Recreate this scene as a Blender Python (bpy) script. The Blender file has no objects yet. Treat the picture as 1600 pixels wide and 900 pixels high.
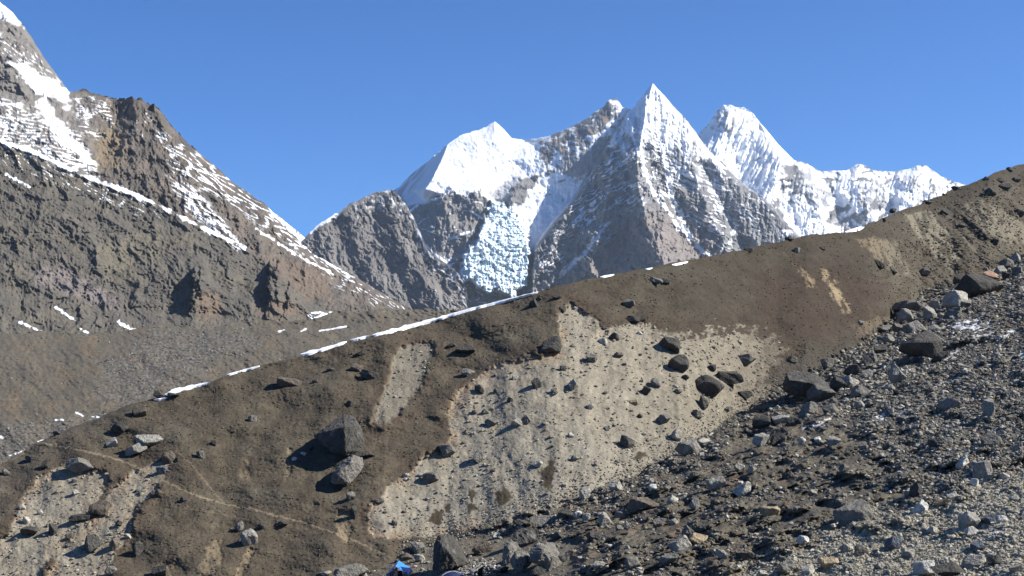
import bpy, bmesh, math, random
import numpy as np
from mathutils import Vector, geometry as mgeo

S = bpy.context.scene
COL = S.collection
R = math.radians

# ------------------------------------------------------------------ camera, sky, sun, exposure
F = 2198.0           # focal length in photo pixels (photo 1600 x 900)
CX, HY = 800.0, 600.0  # horizon row of a level camera
cd = bpy.data.cameras.new('camera')
cam = bpy.data.objects.new('camera', cd); COL.objects.link(cam)
cam.location = (0, 0, 0); cam.rotation_euler = (R(90), 0, 0)
cd.sensor_width = 36; cd.lens = 36 * F / 1600
cd.shift_y = (HY - 450) / 1600
cd.clip_start = 1; cd.clip_end = 200000
S.camera = cam

HAZE = 1.7e-5
SUN_AZ, SUN_EL = 92.0, 39.0      # azimuth clockwise from the view direction (+Y)
w = bpy.data.worlds.new('World'); S.world = w; w.use_nodes = True
nt = w.node_tree; bg = nt.nodes['Background']
sky = nt.nodes.new('ShaderNodeTexSky'); sky.sky_type = 'NISHITA'; sky.sun_disc = False
sky.sun_elevation = R(SUN_EL); sky.sun_rotation = R(SUN_AZ)
sky.altitude = 4000; sky.air_density = 1.0; sky.dust_density = 0.6; sky.ozone_density = 2.2
tint = nt.nodes.new('ShaderNodeVectorMath'); tint.operation = 'MULTIPLY'; tint.inputs[1].default_value = (.33, .91, 1.56)   # deep high-altitude blue
nt.links.new(sky.outputs[0], tint.inputs[0]); nt.links.new(tint.outputs[0], bg.inputs[0]); bg.inputs[1].default_value = 0.055
sd = bpy.data.lights.new('sun', 'SUN'); sd.energy = 5.0; sd.angle = R(0.5); sd.color = (1.0, 0.955, 0.87)
sun = bpy.data.objects.new('sun', sd); COL.objects.link(sun)
a, e = R(SUN_AZ), R(SUN_EL)
sdir = Vector((math.cos(e) * math.sin(a), math.cos(e) * math.cos(a), math.sin(e)))
sun.rotation_euler = sdir.to_track_quat('Z', 'Y').to_euler()
S.view_settings.view_transform = 'Standard'; S.view_settings.look = 'None'
S.view_settings.exposure = 0.9; S.view_settings.gamma = 1.0
S.render.engine = 'CYCLES'
S.cycles.max_bounces = 4; S.cycles.diffuse_bounces = 2; S.cycles.volume_bounces = 0

# ------------------------------------------------------------------ noise helpers (numpy)
f4 = np.float32
def _perm(seed):
    r = np.random.RandomState(seed); p = r.permutation(256); return np.concatenate([p, p, p])
_G2 = np.array([(math.cos(t), math.sin(t)) for t in np.linspace(0, 2 * math.pi, 33)[:-1]], f4)
def perlin(x, y, seed=0):
    x = np.asarray(x, f4); y = np.asarray(y, f4)
    p = _perm(seed)
    xi = np.floor(x).astype(np.int32); yi = np.floor(y).astype(np.int32)
    xf = x - xi; yf = y - yi; xi &= 255; yi &= 255
    u = xf * xf * xf * (xf * (xf * 6 - 15) + 10); v = yf * yf * yf * (yf * (yf * 6 - 15) + 10)
    def g(ix, iy, dx, dy):
        h = _G2[p[p[ix] + iy] & 31]; return h[..., 0] * dx + h[..., 1] * dy
    n00 = g(xi, yi, xf, yf); n10 = g(xi + 1, yi, xf - 1, yf)
    n01 = g(xi, yi + 1, xf, yf - 1); n11 = g(xi + 1, yi + 1, xf - 1, yf - 1)
    a_ = n00 + u * (n10 - n00); b_ = n01 + u * (n11 - n01)
    return (a_ + v * (b_ - a_)) * 1.5
def fbm(x, y, o=5, seed=0, gain=.5, lac=2.03):
    s = 0; amp = 1; t = 0
    for i in range(o):
        s = s + amp * perlin(x, y, seed + i); t += amp; amp *= gain; x = x * lac + 17.3; y = y * lac + 9.1
    return s / t
def ridged(x, y, o=5, seed=0, gain=.5, lac=2.03):
    s = 0; amp = 1; t = 0
    for i in range(o):
        n = 1 - np.abs(perlin(x, y, seed + i)) * 1.6
        s = s + amp * n; t += amp; amp *= gain; x = x * lac + 11.7; y = y * lac + 5.3
    return s / t
def sm(a_, b_, x):
    t = np.clip((x - a_) / (b_ - a_), 0, 1); return t * t * (3 - 2 * t)
def lin(r, g, b):
    return tuple(((c / 255) / 12.92 if c / 255 < .04045 else ((c / 255 + .055) / 1.055) ** 2.4) for c in (r, g, b))
def mix(a_, b_, t):
    t = np.clip(t, 0, 1)[..., None]; return a_ * (1 - t) + np.asarray(b_, f4) * t
def flat(shape, c):
    o = np.empty(shape + (3,), f4); o[:] = c; return o
def rot(x, y, deg):
    c, s = math.cos(R(deg)), math.sin(R(deg)); return x * c + y * s, -x * s + y * c

def poly_sd(px, py, poly):
    """signed distance to a polygon, positive inside"""
    P = np.array(poly, f4); x = px.ravel(); y = py.ravel()
    out = np.full(x.shape, -60., f4)
    lo = P.min(0) - 60; hi = P.max(0) + 60
    k = np.nonzero((x > lo[0]) & (x < hi[0]) & (y > lo[1]) & (y < hi[1]))[0]
    if not len(k): return out.reshape(px.shape)
    X = x[k]; Y = y[k]; d = np.full(X.shape, 1e9, f4); ins = np.zeros(X.shape, bool)
    for i in range(len(P)):
        ax, ay = P[i]; bx, by = P[(i + 1) % len(P)]
        dx, dy = bx - ax, by - ay
        t = np.clip(((X - ax) * dx + (Y - ay) * dy) / (dx * dx + dy * dy + 1e-9), 0, 1)
        d = np.minimum(d, (X - ax - t * dx) ** 2 + (Y - ay - t * dy) ** 2)
        c = (ay > Y) != (by > Y)
        ins ^= c & (X < (bx - ax) * (Y - ay) / (by - ay + 1e-12) + ax)
    d = np.sqrt(d); out[k] = np.where(ins, d, -d)
    return out.reshape(px.shape)
def line_d(px, py, pts):
    P = np.array(pts, f4); x = px.ravel(); y = py.ravel(); out = np.full(x.shape, 60., f4)
    lo = P.min(0) - 30; hi = P.max(0) + 30
    k = np.nonzero((x > lo[0]) & (x < hi[0]) & (y > lo[1]) & (y < hi[1]))[0]
    X = x[k]; Y = y[k]; d = np.full(X.shape, 1e9, f4)
    for i in range(len(P) - 1):
        ax, ay = P[i]; dx, dy = P[i + 1] - P[i]
        t = np.clip(((X - ax) * dx + (Y - ay) * dy) / (dx * dx + dy * dy + 1e-9), 0, 1)
        d = np.minimum(d, (X - ax - t * dx) ** 2 + (Y - ay - t * dy) ** 2)
    if len(k): out[k] = np.sqrt(d)
    return out.reshape(px.shape)

def tin(points, px, py, lines=()):
    """piecewise-linear surface through (x, y, r) control points; lines are densified"""
    pts = [tuple(map(float, p)) for p in points]
    for ln in lines:
        for (x0, y0, r0), (x1, y1, r1) in zip(ln, ln[1:]):
            n = max(1, int(math.hypot(x1 - x0, y1 - y0) / 11))
            for i in range(n): pts.append((x0 + (x1 - x0) * i / n, y0 + (y1 - y0) * i / n, r0 + (r1 - r0) * i / n))
        pts.append(tuple(map(float, ln[-1])))
    vs, es, fs, ov, oe, of = mgeo.delaunay_2d_cdt([Vector(p[:2]) for p in pts], [], [], 0, 0.01)
    rr = [float(np.mean([pts[j][2] for j in o])) if o else 0. for o in ov]
    out = np.full(px.shape, np.nan, f4)
    for f in fs:
        (x0, y0), (x1, y1), (x2, y2) = vs[f[0]], vs[f[1]], vs[f[2]]
        den = (y1 - y2) * (x0 - x2) + (x2 - x1) * (y0 - y2)
        if abs(den) < 1e-9: continue
        c0 = max(0, int(np.searchsorted(px[0], min(x0, x1, x2))) - 1); c1 = min(px.shape[1], int(np.searchsorted(px[0], max(x0, x1, x2))) + 1)
        if c1 <= c0: continue
        X = px[:, c0:c1]; Y = py[:, c0:c1]
        a_ = ((y1 - y2) * (X - x2) + (x2 - x1) * (Y - y2)) / den
        b_ = ((y2 - y0) * (X - x2) + (x0 - x2) * (Y - y2)) / den
        c_ = 1 - a_ - b_
        m = (a_ >= -1e-4) & (b_ >= -1e-4) & (c_ >= -1e-4)
        out[:, c0:c1][m] = (a_ * rr[f[0]] + b_ * rr[f[1]] + c_ * rr[f[2]])[m]
    # fill what lies outside the hull down each column
    for i in range(1, out.shape[0]):
        n = np.isnan(out[i]); out[i][n] = out[i - 1][n]
    for i in range(out.shape[0] - 2, -1, -1):
        n = np.isnan(out[i]); out[i][n] = out[i + 1][n]
    out[np.isnan(out)] = 0
    return out

# ------------------------------------------------------------------ mesh helpers
def set_mesh(name, V, faces, col=None, smooth=True, mat=None):
    """V (n,3); faces (m,k) int array; col (n,4)"""
    me = bpy.data.meshes.new(name); k = faces.shape[1]
    me.vertices.add(len(V)); me.vertices.foreach_set('co', np.ascontiguousarray(V, f4).ravel())
    me.loops.add(faces.size); me.loops.foreach_set('vertex_index', faces.astype(np.int32).ravel())
    me.polygons.add(len(faces)); me.polygons.foreach_set('loop_start', np.arange(0, faces.size, k, dtype=np.int32))
    me.polygons.foreach_set('use_smooth', np.full(len(faces), smooth))
    if col is not None:
        at = me.color_attributes.new('Col', 'FLOAT_COLOR', 'POINT'); at.data.foreach_set('color', np.ascontiguousarray(col, f4).ravel())
    me.update(calc_edges=True); me.validate()
    if mat: me.materials.append(mat)
    return me
def link(name, me, loc=(0, 0, 0), parent=None):
    o = bpy.data.objects.new(name, me); o.location = loc; COL.objects.link(o)
    if parent: o.parent = parent
    return o
def tag(o, label=None, cat=None, group=None, kind=None):
    if label: o['label'] = label
    if cat: o['category'] = cat
    if group: o['group'] = group
    if kind: o['kind'] = kind
    return o
def grid_faces(nr, nc):
    i = np.arange(nr * nc).reshape(nr, nc)
    return np.stack([i[:-1, :-1], i[1:, :-1], i[1:, 1:], i[:-1, 1:]], -1).reshape(-1, 4)
def unproj(px, py, d):
    return np.stack([(px - CX) / F * d, d, (HY - py) / F * d], -1)
def relief(name, px, py, d, col, mat, back=1.0, origin=None):
    """grid of rows from the skyline down, plus a back slope behind the skyline; col (r,c,4)"""
    V = unproj(px, py, d)
    rows = []
    top = V[0]; h = np.maximum(top[:, 2].max() - V[:, :, 2].min(), 1.)
    for k in (1.0, .55, .25, .1, .03):
        q = top.copy(); q[:, 1] += h * k * 1.4 * back; q[:, 0] *= q[:, 1] / top[:, 1]; q[:, 2] -= h * k * 1.0 + h * .004
        rows.append(q)
    V = np.concatenate([np.stack(rows), V]); C = np.concatenate([np.repeat(col[:1], 5, 0), col])
    nr, nc = V.shape[:2]
    V = V.reshape(-1, 3)
    o0 = np.array([V[:, 0].mean(), V[:, 1].mean(), V[:, 2].min()]) if origin is None else np.array(origin)
    me = set_mesh(name, V - o0, grid_faces(nr, nc), C.reshape(-1, 4), True, mat)
    return link(name, me, tuple(o0))
def rgba(c, a_=0.):
    al = np.zeros(c.shape[:-1] + (1,), f4); al[..., 0] = a_; return np.concatenate([c, al], -1)

# ------------------------------------------------------------------ materials
def mat_surface(name, s1, s2, bump=.5, dist=.1, var=.35, rough=.9, snow=False):
    """albedo from the mesh's colour attribute, broken up by two scales of procedural noise, with noise bump"""
    m = bpy.data.materials.new(name); m.use_nodes = True; t = m.node_tree; N = t.nodes; L = t.links
    b = N['Principled BSDF']; b.inputs['Roughness'].default_value = rough; b.inputs['Specular IOR Level'].default_value = .2
    at = N.new('ShaderNodeAttribute'); at.attribute_name = 'Col'
    tc = N.new('ShaderNodeNewGeometry')
    n1 = N.new('ShaderNodeTexNoise'); n1.inputs['Scale'].default_value = s1; n1.inputs['Detail'].default_value = 6; n1.inputs['Roughness'].default_value = .65
    n2 = N.new('ShaderNodeTexNoise'); n2.inputs['Scale'].default_value = s2; n2.inputs['Detail'].default_value = 4; n2.inputs['Roughness'].default_value = .7
    L.new(tc.outputs['Position'], n1.inputs['Vector']); L.new(tc.outputs['Position'], n2.inputs['Vector'])
    ad = N.new('ShaderNodeMath'); ad.operation = 'ADD'; L.new(n1.outputs[0], ad.inputs[0]); L.new(n2.outputs[0], ad.inputs[1])
    mr = N.new('ShaderNodeMapRange'); mr.inputs[1].default_value = .65; mr.inputs[2].default_value = 1.35
    mr.inputs[3].default_value = 1 - var; mr.inputs[4].default_value = 1 + var; L.new(ad.outputs[0], mr.inputs[0])
    fac = mr.outputs[0]
    if snow:                       # snow (alpha of the attribute) is not mottled
        mm = N.new('ShaderNodeMix'); mm.data_type = 'FLOAT'; L.new(at.outputs['Alpha'], mm.inputs[0]); L.new(fac, mm.inputs[2]); mm.inputs[3].default_value = 1.; fac = mm.outputs[0]
    vm = N.new('ShaderNodeVectorMath'); vm.operation = 'SCALE'; L.new(at.outputs['Color'], vm.inputs[0]); L.new(fac, vm.inputs['Scale'])
    L.new(vm.outputs[0], b.inputs['Base Color'])
    bp = N.new('ShaderNodeBump'); bp.inputs['Strength'].default_value = bump; bp.inputs['Distance'].default_value = dist
    L.new(ad.outputs[0], bp.inputs['Height']); L.new(bp.outputs[0], b.inputs['Normal'])
    return m
M_far = mat_surface('mountain_rock_and_snow', .03, .11, .5, 6., .3, .85, True)
M_mid = mat_surface('valley_rock', .08, .35, .4, 1.5, .35, .95, True)
M_turf = mat_surface('moraine_turf', .5, 2.6, .6, .2, .38, .97)
M_rub = mat_surface('rubble_soil', .7, 4., 1., .2, .4, .95, True)
M_rock = mat_surface('boulder_rock', .55, 3.2, 1., .35, .45, .85)
M_snow = mat_surface('old_snow', .8, 4., .3, .1, .05, .6)

SNOW = np.array((.80, .82, .85), f4)
def grid(x0, x1, sx, top, bot, nr, warp=None, gamma=1.):
    xs = np.arange(x0, x1 + .01, sx, dtype=f4)
    yt = np.interp(xs, [p[0] for p in top], [p[1] for p in top]).astype(f4)
    if warp is not None: yt = yt + warp(xs)
    yb = np.interp(xs, [p[0] for p in bot], [p[1] for p in bot]).astype(f4)
    v = np.linspace(0, 1, nr, dtype=f4)[:, None] ** gamma
    py = yt + (yb - yt) * v
    return np.broadcast_to(xs, py.shape).copy(), py, yt
def jag(amp, wl, seed):
    return lambda xs: (fbm(xs / wl, xs * 0 + .37, 5, seed) * amp * 2).astype(f4)

def build_snow_range():
    top = [(1000, 300), (1080, 228), (1090, 212), (1107, 193), (1120, 173), (1130, 165), (1140, 164), (1152, 168), (1162, 166), (1177, 177), (1187, 190), (1200, 206), (1213, 222), (1230, 240), (1240, 250), (1260, 255), (1283, 267), (1307, 267), (1327, 264), (1340, 256), (1350, 258), (1360, 265), (1380, 269), (1390, 267), (1400, 268), (1417, 265), (1433, 259), (1447, 259), (1460, 268), (1480, 280), (1500, 287), (1560, 300), (1640, 330), (1700, 380)]
    px, py, yt = grid(1020, 1690, .9, top, [(1000, 440), (1700, 420)], 260, jag(1.5, 14, 3))
    sk = [(x, y, 0.) for x, y in top]
    rib = [(1187, 190, 5), (1205, 225, 40), (1220, 250, 72), (1208, 290, 105), (1192, 320, 140)]
    rib2 = [(1140, 164, 0), (1133, 200, 35), (1122, 230, 62), (1112, 262, 95)]
    rib3 = [(1240, 250, 25), (1262, 285, 62), (1275, 320, 100), (1290, 360, 150)]
    rib4 = [(1340, 256, 0), (1335, 285, 35), (1350, 320, 80), (1370, 350, 120)]
    rib5 = [(1433, 259, 0), (1428, 285, 35), (1410, 312, 70)]
    pts = [(1150, 240, 36), (1155, 280, 62), (1165, 310, 92), (1175, 240, 40), (1183, 222, 24), (1150, 340, 150), (1190, 350, 175),
           (1100, 420, 230), (1230, 290, 70), (1240, 330, 95), (1235, 270, 45), (1300, 300, 32), (1310, 340, 75), (1320, 380, 130), (1250, 360, 140), (1250, 420, 230), (1390, 300, 25), (1390, 330, 60),
           (1450, 300, 35), (1480, 310, 30), (1400, 420, 190), (1550, 420, 190), (1700, 430, 190), (1000, 440, 230)]
    r = tin(pts, px, py, [sk, rib, rib2, rib3, rib4, rib5])
    # flutes: parallel grooves running down the snow faces
    fx, _ = rot(px, py, 22)
    flw = sm(1100, 1125, px) * (1 - sm(1215, 1240, px + (py - 240) * .3))
    wv = fbm(px / 45, py / 45, 3, 5) * 5
    fl = ridged((fx + wv) / 11., py / 130, 3, 8)
    f2 = ridged((px + py * .12 + wv) / 10., py / 60, 3, 18)
    n = ridged(px / 46, py / 46, 6, 21)
    dep = py - yt
    r = r + fl * 10 * flw * sm(4, 30, dep) + (f2 * 7) * (1 - flw) * sm(2, 20, dep) + n * 22 * sm(0, 40, dep) * (.35 + .65 * (1 - flw)) + fbm(px / 8, py / 8, 4, 31) * 4
    D = 11000 * (1 - r / F)
    rocky = ridged(px / 26, py / 20, 5, 44) + .5 * fbm(px / 60, py / 40, 3, 45)
    hi = sm(20, 150, dep)
    rock = sm(.60, .76, rocky - .10 + .34 * hi * (1 - flw) - .25 * flw)
    for poly, s in [([(1122, 178), (1140, 176), (1150, 198), (1135, 205), (1118, 196)], .8), ([(1157, 178), (1172, 180), (1190, 198), (1180, 200)], .6),
                    ([(1230, 265), (1262, 262), (1275, 285), (1310, 312), (1290, 325), (1250, 310)], .75), ([(1340, 290), (1370, 285), (1400, 320), (1370, 335), (1345, 320)], .75),
                    ([(1410, 280), (1440, 275), (1450, 290), (1425, 295)], .5), ([(1290, 340), (1360, 335), (1380, 360), (1300, 368)], .8), ([(1240, 330), (1262, 340), (1290, 368), (1250, 372), (1225, 345)], .45)]:
        rock = np.maximum(rock, sm(-6, 4, poly_sd(px, py, poly) + fbm(px / 12, py / 9, 4, 50) * 22) * s * sm(-.25, .1, fbm(px / 9, py / 14, 4, 51)))
    gl = sm(-3, 3, poly_sd(px, py, [(1215, 300), (1240, 315), (1275, 335), (1320, 362), (1290, 372), (1250, 372), (1225, 345)]) + fbm(px / 14, py / 14, 3, 4) * 8)
    rock = rock * (1 - gl)
    snow = 1 - rock
    base = mix(flat(px.shape, (.20, .19, .185)), (.12, .115, .12), .5 + fbm(px / 20, py / 14, 4, 9))
    c = mix(base, SNOW, snow)
    o = relief('snow_mountain', px, py, D, rgba(c, snow), M_far)
    tag(o, 'most distant range of fluted snow peaks beyond the right end of the ridge', 'mountain', None, 'structure')

def build_massif():
    sky = [(600, 302, -60), (622, 294, -60), (640, 275, -55), (655, 262, -52), (672, 249, -46), (690, 234, -30), (699, 226, -6), (723, 210, -20), (750, 202, -30), (762, 196, -36), (773, 189, -40), (789, 204, -36), (800, 216, -30), (820, 219, -24), (832, 217, -16), (845, 215, -8), (860, 212, -2), (880, 204, 0), (900, 194, 0), (916, 186, 0), (928, 176, -2), (940, 168, -4), (952, 155, -8), (962, 153, -10), (968, 160, -8), (972, 166, -6), (978, 169, -4), (986, 172, 2)]
    pyr = [(992, 166, 14), (1004, 150, 8), (1020, 130, 0), (1036, 146, 5), (1052, 166, 10), (1072, 186, 20), (1088, 208, 32), (1100, 226, 42), (1128, 254, 62), (1152, 278, 82), (1176, 298, 105), (1207, 320, 135), (1220, 340, 150), (1247, 368, 185), (1260, 380, 200), (1300, 420, 240)]
    top = [(p[0], p[1]) for p in sky + pyr]
    top = [(560, 330)] + top
    px, py, yt = grid(575, 1295, .85, top, [(560, 545), (830, 510), (1000, 470), (1300, 440)], 330, jag(1.6, 11, 13))
    ledge = [(985, 176, 24), (970, 200, 45), (950, 232, 65), (932, 265, 90), (903, 310, 125), (868, 350, 165), (838, 392, 205), (833, 425, 235), (832, 460, 260), (832, 530, 320)]
    lback = [(980, 177, 6), (964, 200, 16), (944, 231, 26), (926, 264, 38), (897, 308, 50), (861, 347, 80), (831, 390, 124), (826, 425, 156), (825, 460, 180), (825, 530, 240)]
    rib = [(1020, 130, 0), (1010, 170, 55), (1003, 210, 100), (995, 250, 155), (997, 290, 205), (1008, 335, 255), (1025, 380, 315), (1042, 420, 365), (1055, 460, 410)]
    rib2 = [(1052, 180, 25), (1075, 230, 75), (1092, 290, 140), (1112, 340, 195), (1135, 385, 240)]
    coul = [(1034, 190, 45), (1036, 230, 84), (1042, 270, 118), (1052, 320, 165), (1075, 370, 210), (1092, 400, 235)]
    rib3 = [(1110, 245, 62), (1150, 320, 140), (1175, 365, 190), (1200, 410, 240)]
    gul3 = [(1100, 260, 62), (1128, 320, 130), (1155, 370, 180), (1180, 410, 215)]
    lrib = [(972, 225, 75), (955, 290, 150), (940, 350, 212), (925, 410, 265), (915, 460, 310)]
    lgul = [(985, 270, 135), (974, 320, 165), (966, 380, 225), (962, 430, 275)]
    lgul2 = [(935, 290, 110), (905, 350, 165), (880, 410, 215), (865, 460, 250)]
    erib = [(699, 226, -6), (694, 240, 20), (684, 262, 58), (674, 282, 88), (664, 296, 105)]
    egul = [(685, 238, -38), (668, 260, -30), (650, 285, -8), (636, 308, 20)]
    pts = [(716, 268, 60), (702, 288, 92), (735, 240, 18), (760, 230, 4), (773, 215, -12), (760, 260, 42), (740, 285, 82), (720, 296, 98), (800, 250, 24), (790, 280, 56),
           (632, 320, 50), (650, 335, 92), (660, 312, 72), (690, 303, 105), (720, 302, 104), (745, 300, 104), (762, 312, 104), (700, 340, 142), (740, 345, 142), (756, 335, 124), (660, 345, 118),
           (672, 360, 146), (690, 395, 188), (735, 380, 176), (716, 405, 200), (700, 430, 235), (640, 400, 150),
           (768, 313, 82), (762, 345, 110), (748, 375, 145), (724, 405, 175), (722, 440, 200), (732, 462, 215),
           (790, 320, 78), (816, 346, 92), (790, 375, 128), (775, 420, 168), (824, 380, 122), (828, 402, 135), (805, 440, 180), (738, 440, 205), (765, 458, 225), (800, 466, 215),
           (760, 510, 270), (700, 510, 290), (600, 545, 250), (800, 520, 260), (620, 340, 20), (600, 400, 120), (600, 470, 190),
           (850, 240, 20), (880, 235, 28), (905, 225, 28), (925, 205, 22), (945, 190, 14), (955, 185, 12), (965, 185, 8), (850, 265, 38), (880, 268, 44), (905, 262, 44), (925, 240, 36), (948, 210, 22),
           (870, 300, 50), (850, 320, 68), (835, 285, 46), (838, 300, 62), (815, 290, 64), (800, 305, 80), (795, 318, 88), (880, 308, 50), (845, 345, 90), (825, 350, 98),
           (1045, 430, 360), (1150, 440, 290), (1250, 440, 270), (1300, 450, 270), (880, 510, 330), (1000, 480, 400)]
    r0 = tin(pts, px, py, [sky, pyr, ledge, lback, rib, rib2, coul, rib3, gul3, lrib, lgul, lgul2, erib, egul])
    dep = py - yt
    inpyr = sm(-3, 3, poly_sd(px, py, [(1020, 120)] + [(x, y) for x, y, _ in pyr[3:]] + [(1300, 560), (828, 560)] + [(x - 8, y + 3) for x, y, _ in ledge[::-1]] + [(990, 158)]))
    glac = sm(-3, 3, poly_sd(px, py, [(767, 313), (800, 325), (816, 346), (824, 366), (829, 398), (826, 440), (818, 448), (800, 466), (780, 452), (756, 456), (736, 440), (719, 438), (723, 399), (742, 379), (755, 350)]) + fbm(px / 10, py / 10, 3, 6) * 7)
    midrock = sm(-4, 4, poly_sd(px, py, [(590, 300), (622, 305), (640, 322), (662, 318), (680, 303), (700, 297), (722, 305), (738, 299), (752, 300), (762, 314), (766, 335), (748, 372), (724, 398), (718, 430), (735, 440), (760, 456), (800, 466), (812, 447), (830, 445), (832, 520), (590, 560)]) + fbm(px / 14, py / 11, 4, 7) * 10) * (1 - glac)
    shrock = sm(-3, 3, poly_sd(px, py, [(845, 272), (838, 290), (826, 296), (822, 318), (800, 322), (786, 318), (800, 296), (814, 278), (832, 276)]) + fbm(px / 12, py / 12, 3, 8) * 6)
    dome = (1 - inpyr) * (1 - midrock) * (1 - glac)
    # relief noise
    wx = px + fbm(px / 50, py / 50, 3, 60) * 14
    strat = np.where(px < 1000 + (py - 130) * .1, 1., -1.)
    sx, sy = rot(px, py, 24)
    lx, ly = rot(px, py, -34)
    led_r = ridged(sx / 80 + fbm(px / 30, py / 30, 2, 61), sy / 6.2 + fbm(px / 26, py / 26, 3, 59) * 1.2, 4, 62)       # ledges dipping right
    led_l = ridged(lx / 80 + fbm(px / 30, py / 30, 2, 63), ly / 6.5 + fbm(px / 26, py / 26, 3, 58) * 1.2, 4, 64)
    wl = 1 - sm(-25, 25, px - (998 + (py - 250) * .12))
    led = led_r * (1 - wl) + led_l * wl
    rough = ridged(wx / 40, py / 52, 6, 65, .55)
    flute = ridged((px + fbm(px / 30, py / 60, 2, 66) * 4) / 9, py / 90, 3, 67)
    icef = ridged(px / 8 + fbm(px / 14, py / 14, 3, 53) * 1.1, py / 5.5 + fbm(px / 14, py / 14, 3, 52) * 1.1, 4, 68, .62)
    strands = ridged((px - py * .1) / 7, py / 34, 3, 69)
    up = (1 - sm(55, 110, dep)) * inpyr
    amp0 = sm(0, 14, dep)
    r = r0 + amp0 * (inpyr * ((rough - .66) * 36 * (1 - .55 * up) + wl * (ridged(lx / 24 + fbm(px / 30, py / 30, 3, 51) * .8, ly / 60, 5, 50) - .6) * 16 * (1 - up) + (1 - wl) * (ridged((px + py * .25) / 20 + fbm(px / 30, py / 30, 3, 49) * .8, py / 80, 4, 47) - .6) * 9 * (1 - up) + (led - .6) * 5 * (1 - up) + flute * 6 * up + fbm(px / 5, py / 5, 4, 70) * 5)
                     + midrock * ((rough - .66) * 24 + ridged(px / 16, py / 30, 4, 71) * 10 + fbm(px / 5, py / 5, 3, 70) * 3)
                     + glac * (20 + 36 * sm(335, 385, py) + icef * 8 + ridged(px / 26, py / 15, 4, 46, .6) * 16 + strands * 7 * sm(375, 400, py))
                     + dome * (ridged(wx / 34, py / 40, 5, 72) * 5 + flute * 2.6 * sm(830, 880, px) + fbm(px / 7, py / 7, 3, 73) * 2) + shrock * rough * 9)
    D = 8000 * (1 - r / F)
    # albedo
    rockc = mix(flat(px.shape, (.22, .215, .212)), (.13, .125, .125), .5 + 1.1 * fbm(px / 30, py / 12, 5, 80))
    brown = sm(0, 50, poly_sd(px, py, [(930, 420), (985, 350), (1040, 340), (1100, 395), (1110, 450), (900, 470)]) + 40)
    rockc = mix(rockc, (.20, .16, .135), brown * .7)
    rockc = mix(rockc, (.185, .17, .157), midrock * .7)
    snow = dome * (1 - shrock)
    # summit cap, streaks and ledges on the pyramid
    cap = (1 - sm(38, 105, dep + fbm(px / 14, py / 26, 4, 81) * 70 + np.where(px < 1000, 25, 0) + np.maximum(px - 1060, 0) * 1.3))
    hgt = 1 - sm(150, 440, py)
    s_led = sm(.70, .81, led + .22 * (hgt - .45) + .35 * fbm(px / 42, py / 30, 4, 82) - .02 * wl - .28 * brown)
    cd_ = line_d(px, py, [(1028, 165), (1036, 230), (1042, 270), (1052, 315), (1070, 355), (1090, 385), (1110, 400)]) + fbm(px / 9, py / 9, 3, 83) * 7
    cd2 = line_d(px, py, [(985, 205), (1000, 240), (1020, 300), (1048, 335), (1062, 360)]) + fbm(px / 9, py / 9, 3, 84) * 6
    cd3 = line_d(px, py, [(948, 350), (915, 395), (885, 420), (868, 440)]) + fbm(px / 9, py / 9, 3, 85) * 9
    cd4 = line_d(px, py, [(1110, 320), (1150, 350), (1140, 385)]) + fbm(px / 9, py / 9, 3, 86) * 9
    strk = np.maximum.reduce([1 - sm(2.5, 5.5, cd_), 1 - sm(1.2, 3, cd2), (1 - sm(1, 4, cd3)) * .7, (1 - sm(0, 3, cd4)) * .7])
    ps = np.maximum.reduce([cap, s_led * .95, strk])
    snow = np.maximum(snow, ps * inpyr)
    snow = np.maximum(snow, glac)
    # rock showing through the snow faces
    bare = sm(.05, .25, fbm(px / 18, py / 11, 5, 87) + .5 * sm(835, 850, px) * (1 - sm(960, 975, px)) * (1 - sm(20, 75, dep)) - .22 - .3 * (1 - sm(835, 845, px)))
    bare = np.maximum(bare, .7 * (1 - sm(-30, 10, px - 690 + (py - 226) * .55)) * sm(-.15, .15, fbm((px + py * .75) / 8, (py - px * .75) / 60, 4, 88)))
    lowb = sm(-4, 4, poly_sd(px, py, [(782, 290), (815, 268), (822, 285), (800, 310), (785, 322), (766, 312), (764, 298)]) + fbm(px / 8, py / 6, 3, 89) * 14)
    bare = np.maximum(bare, lowb * .6)
    wallr = sm(-5, 5, poly_sd(px, py, [(932, 222), (958, 205), (976, 190), (966, 232), (938, 266), (900, 280), (866, 266), (880, 244), (905, 240)]) + fbm(px / 10, py / 14, 4, 57) * 16)
    crest_r = sm(-4, 4, poly_sd(px, py, [(838, 222), (862, 214), (884, 207), (918, 190), (935, 178), (938, 200), (905, 222), (880, 236), (850, 238)]) + fbm(px / 9, py / 6, 4, 56) * 16) * sm(-.12, .22, fbm(px / 14, py / 5, 4, 55))
    bare = np.maximum.reduce([bare, wallr * .85, crest_r * .85])
    snow = snow * (1 - bare * dome)
    mr_s = sm(.80, .9, ridged(px / 26, py / 11, 4, 90) + .2 * fbm(px / 40, py / 40, 2, 91)) * .8
    for ln in ([(632, 318), (645, 340), (662, 380), (680, 398), (705, 415)], [(640, 330), (655, 318), (690, 308)], [(735, 330), (755, 342)], [(705, 372), (735, 362)]):
        mr_s = np.maximum(mr_s, 1 - sm(1., 2.4, line_d(px, py, ln) + fbm(px / 8, py / 8, 2, 92) * 2))
    snow = np.maximum(snow, midrock * mr_s)
    tan = sm(.1, .4, fbm(px / 24, py / 14, 4, 93)) * sm(845, 870, px) * (1 - inpyr)
    rockc = mix(rockc, (.30, .22, .15), tan * .8)
    sc = mix(flat(px.shape, SNOW), (.50, .63, .70), glac * sm(-.45, .25, fbm(px / 9, py / 6, 4, 54) + .1))
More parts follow.
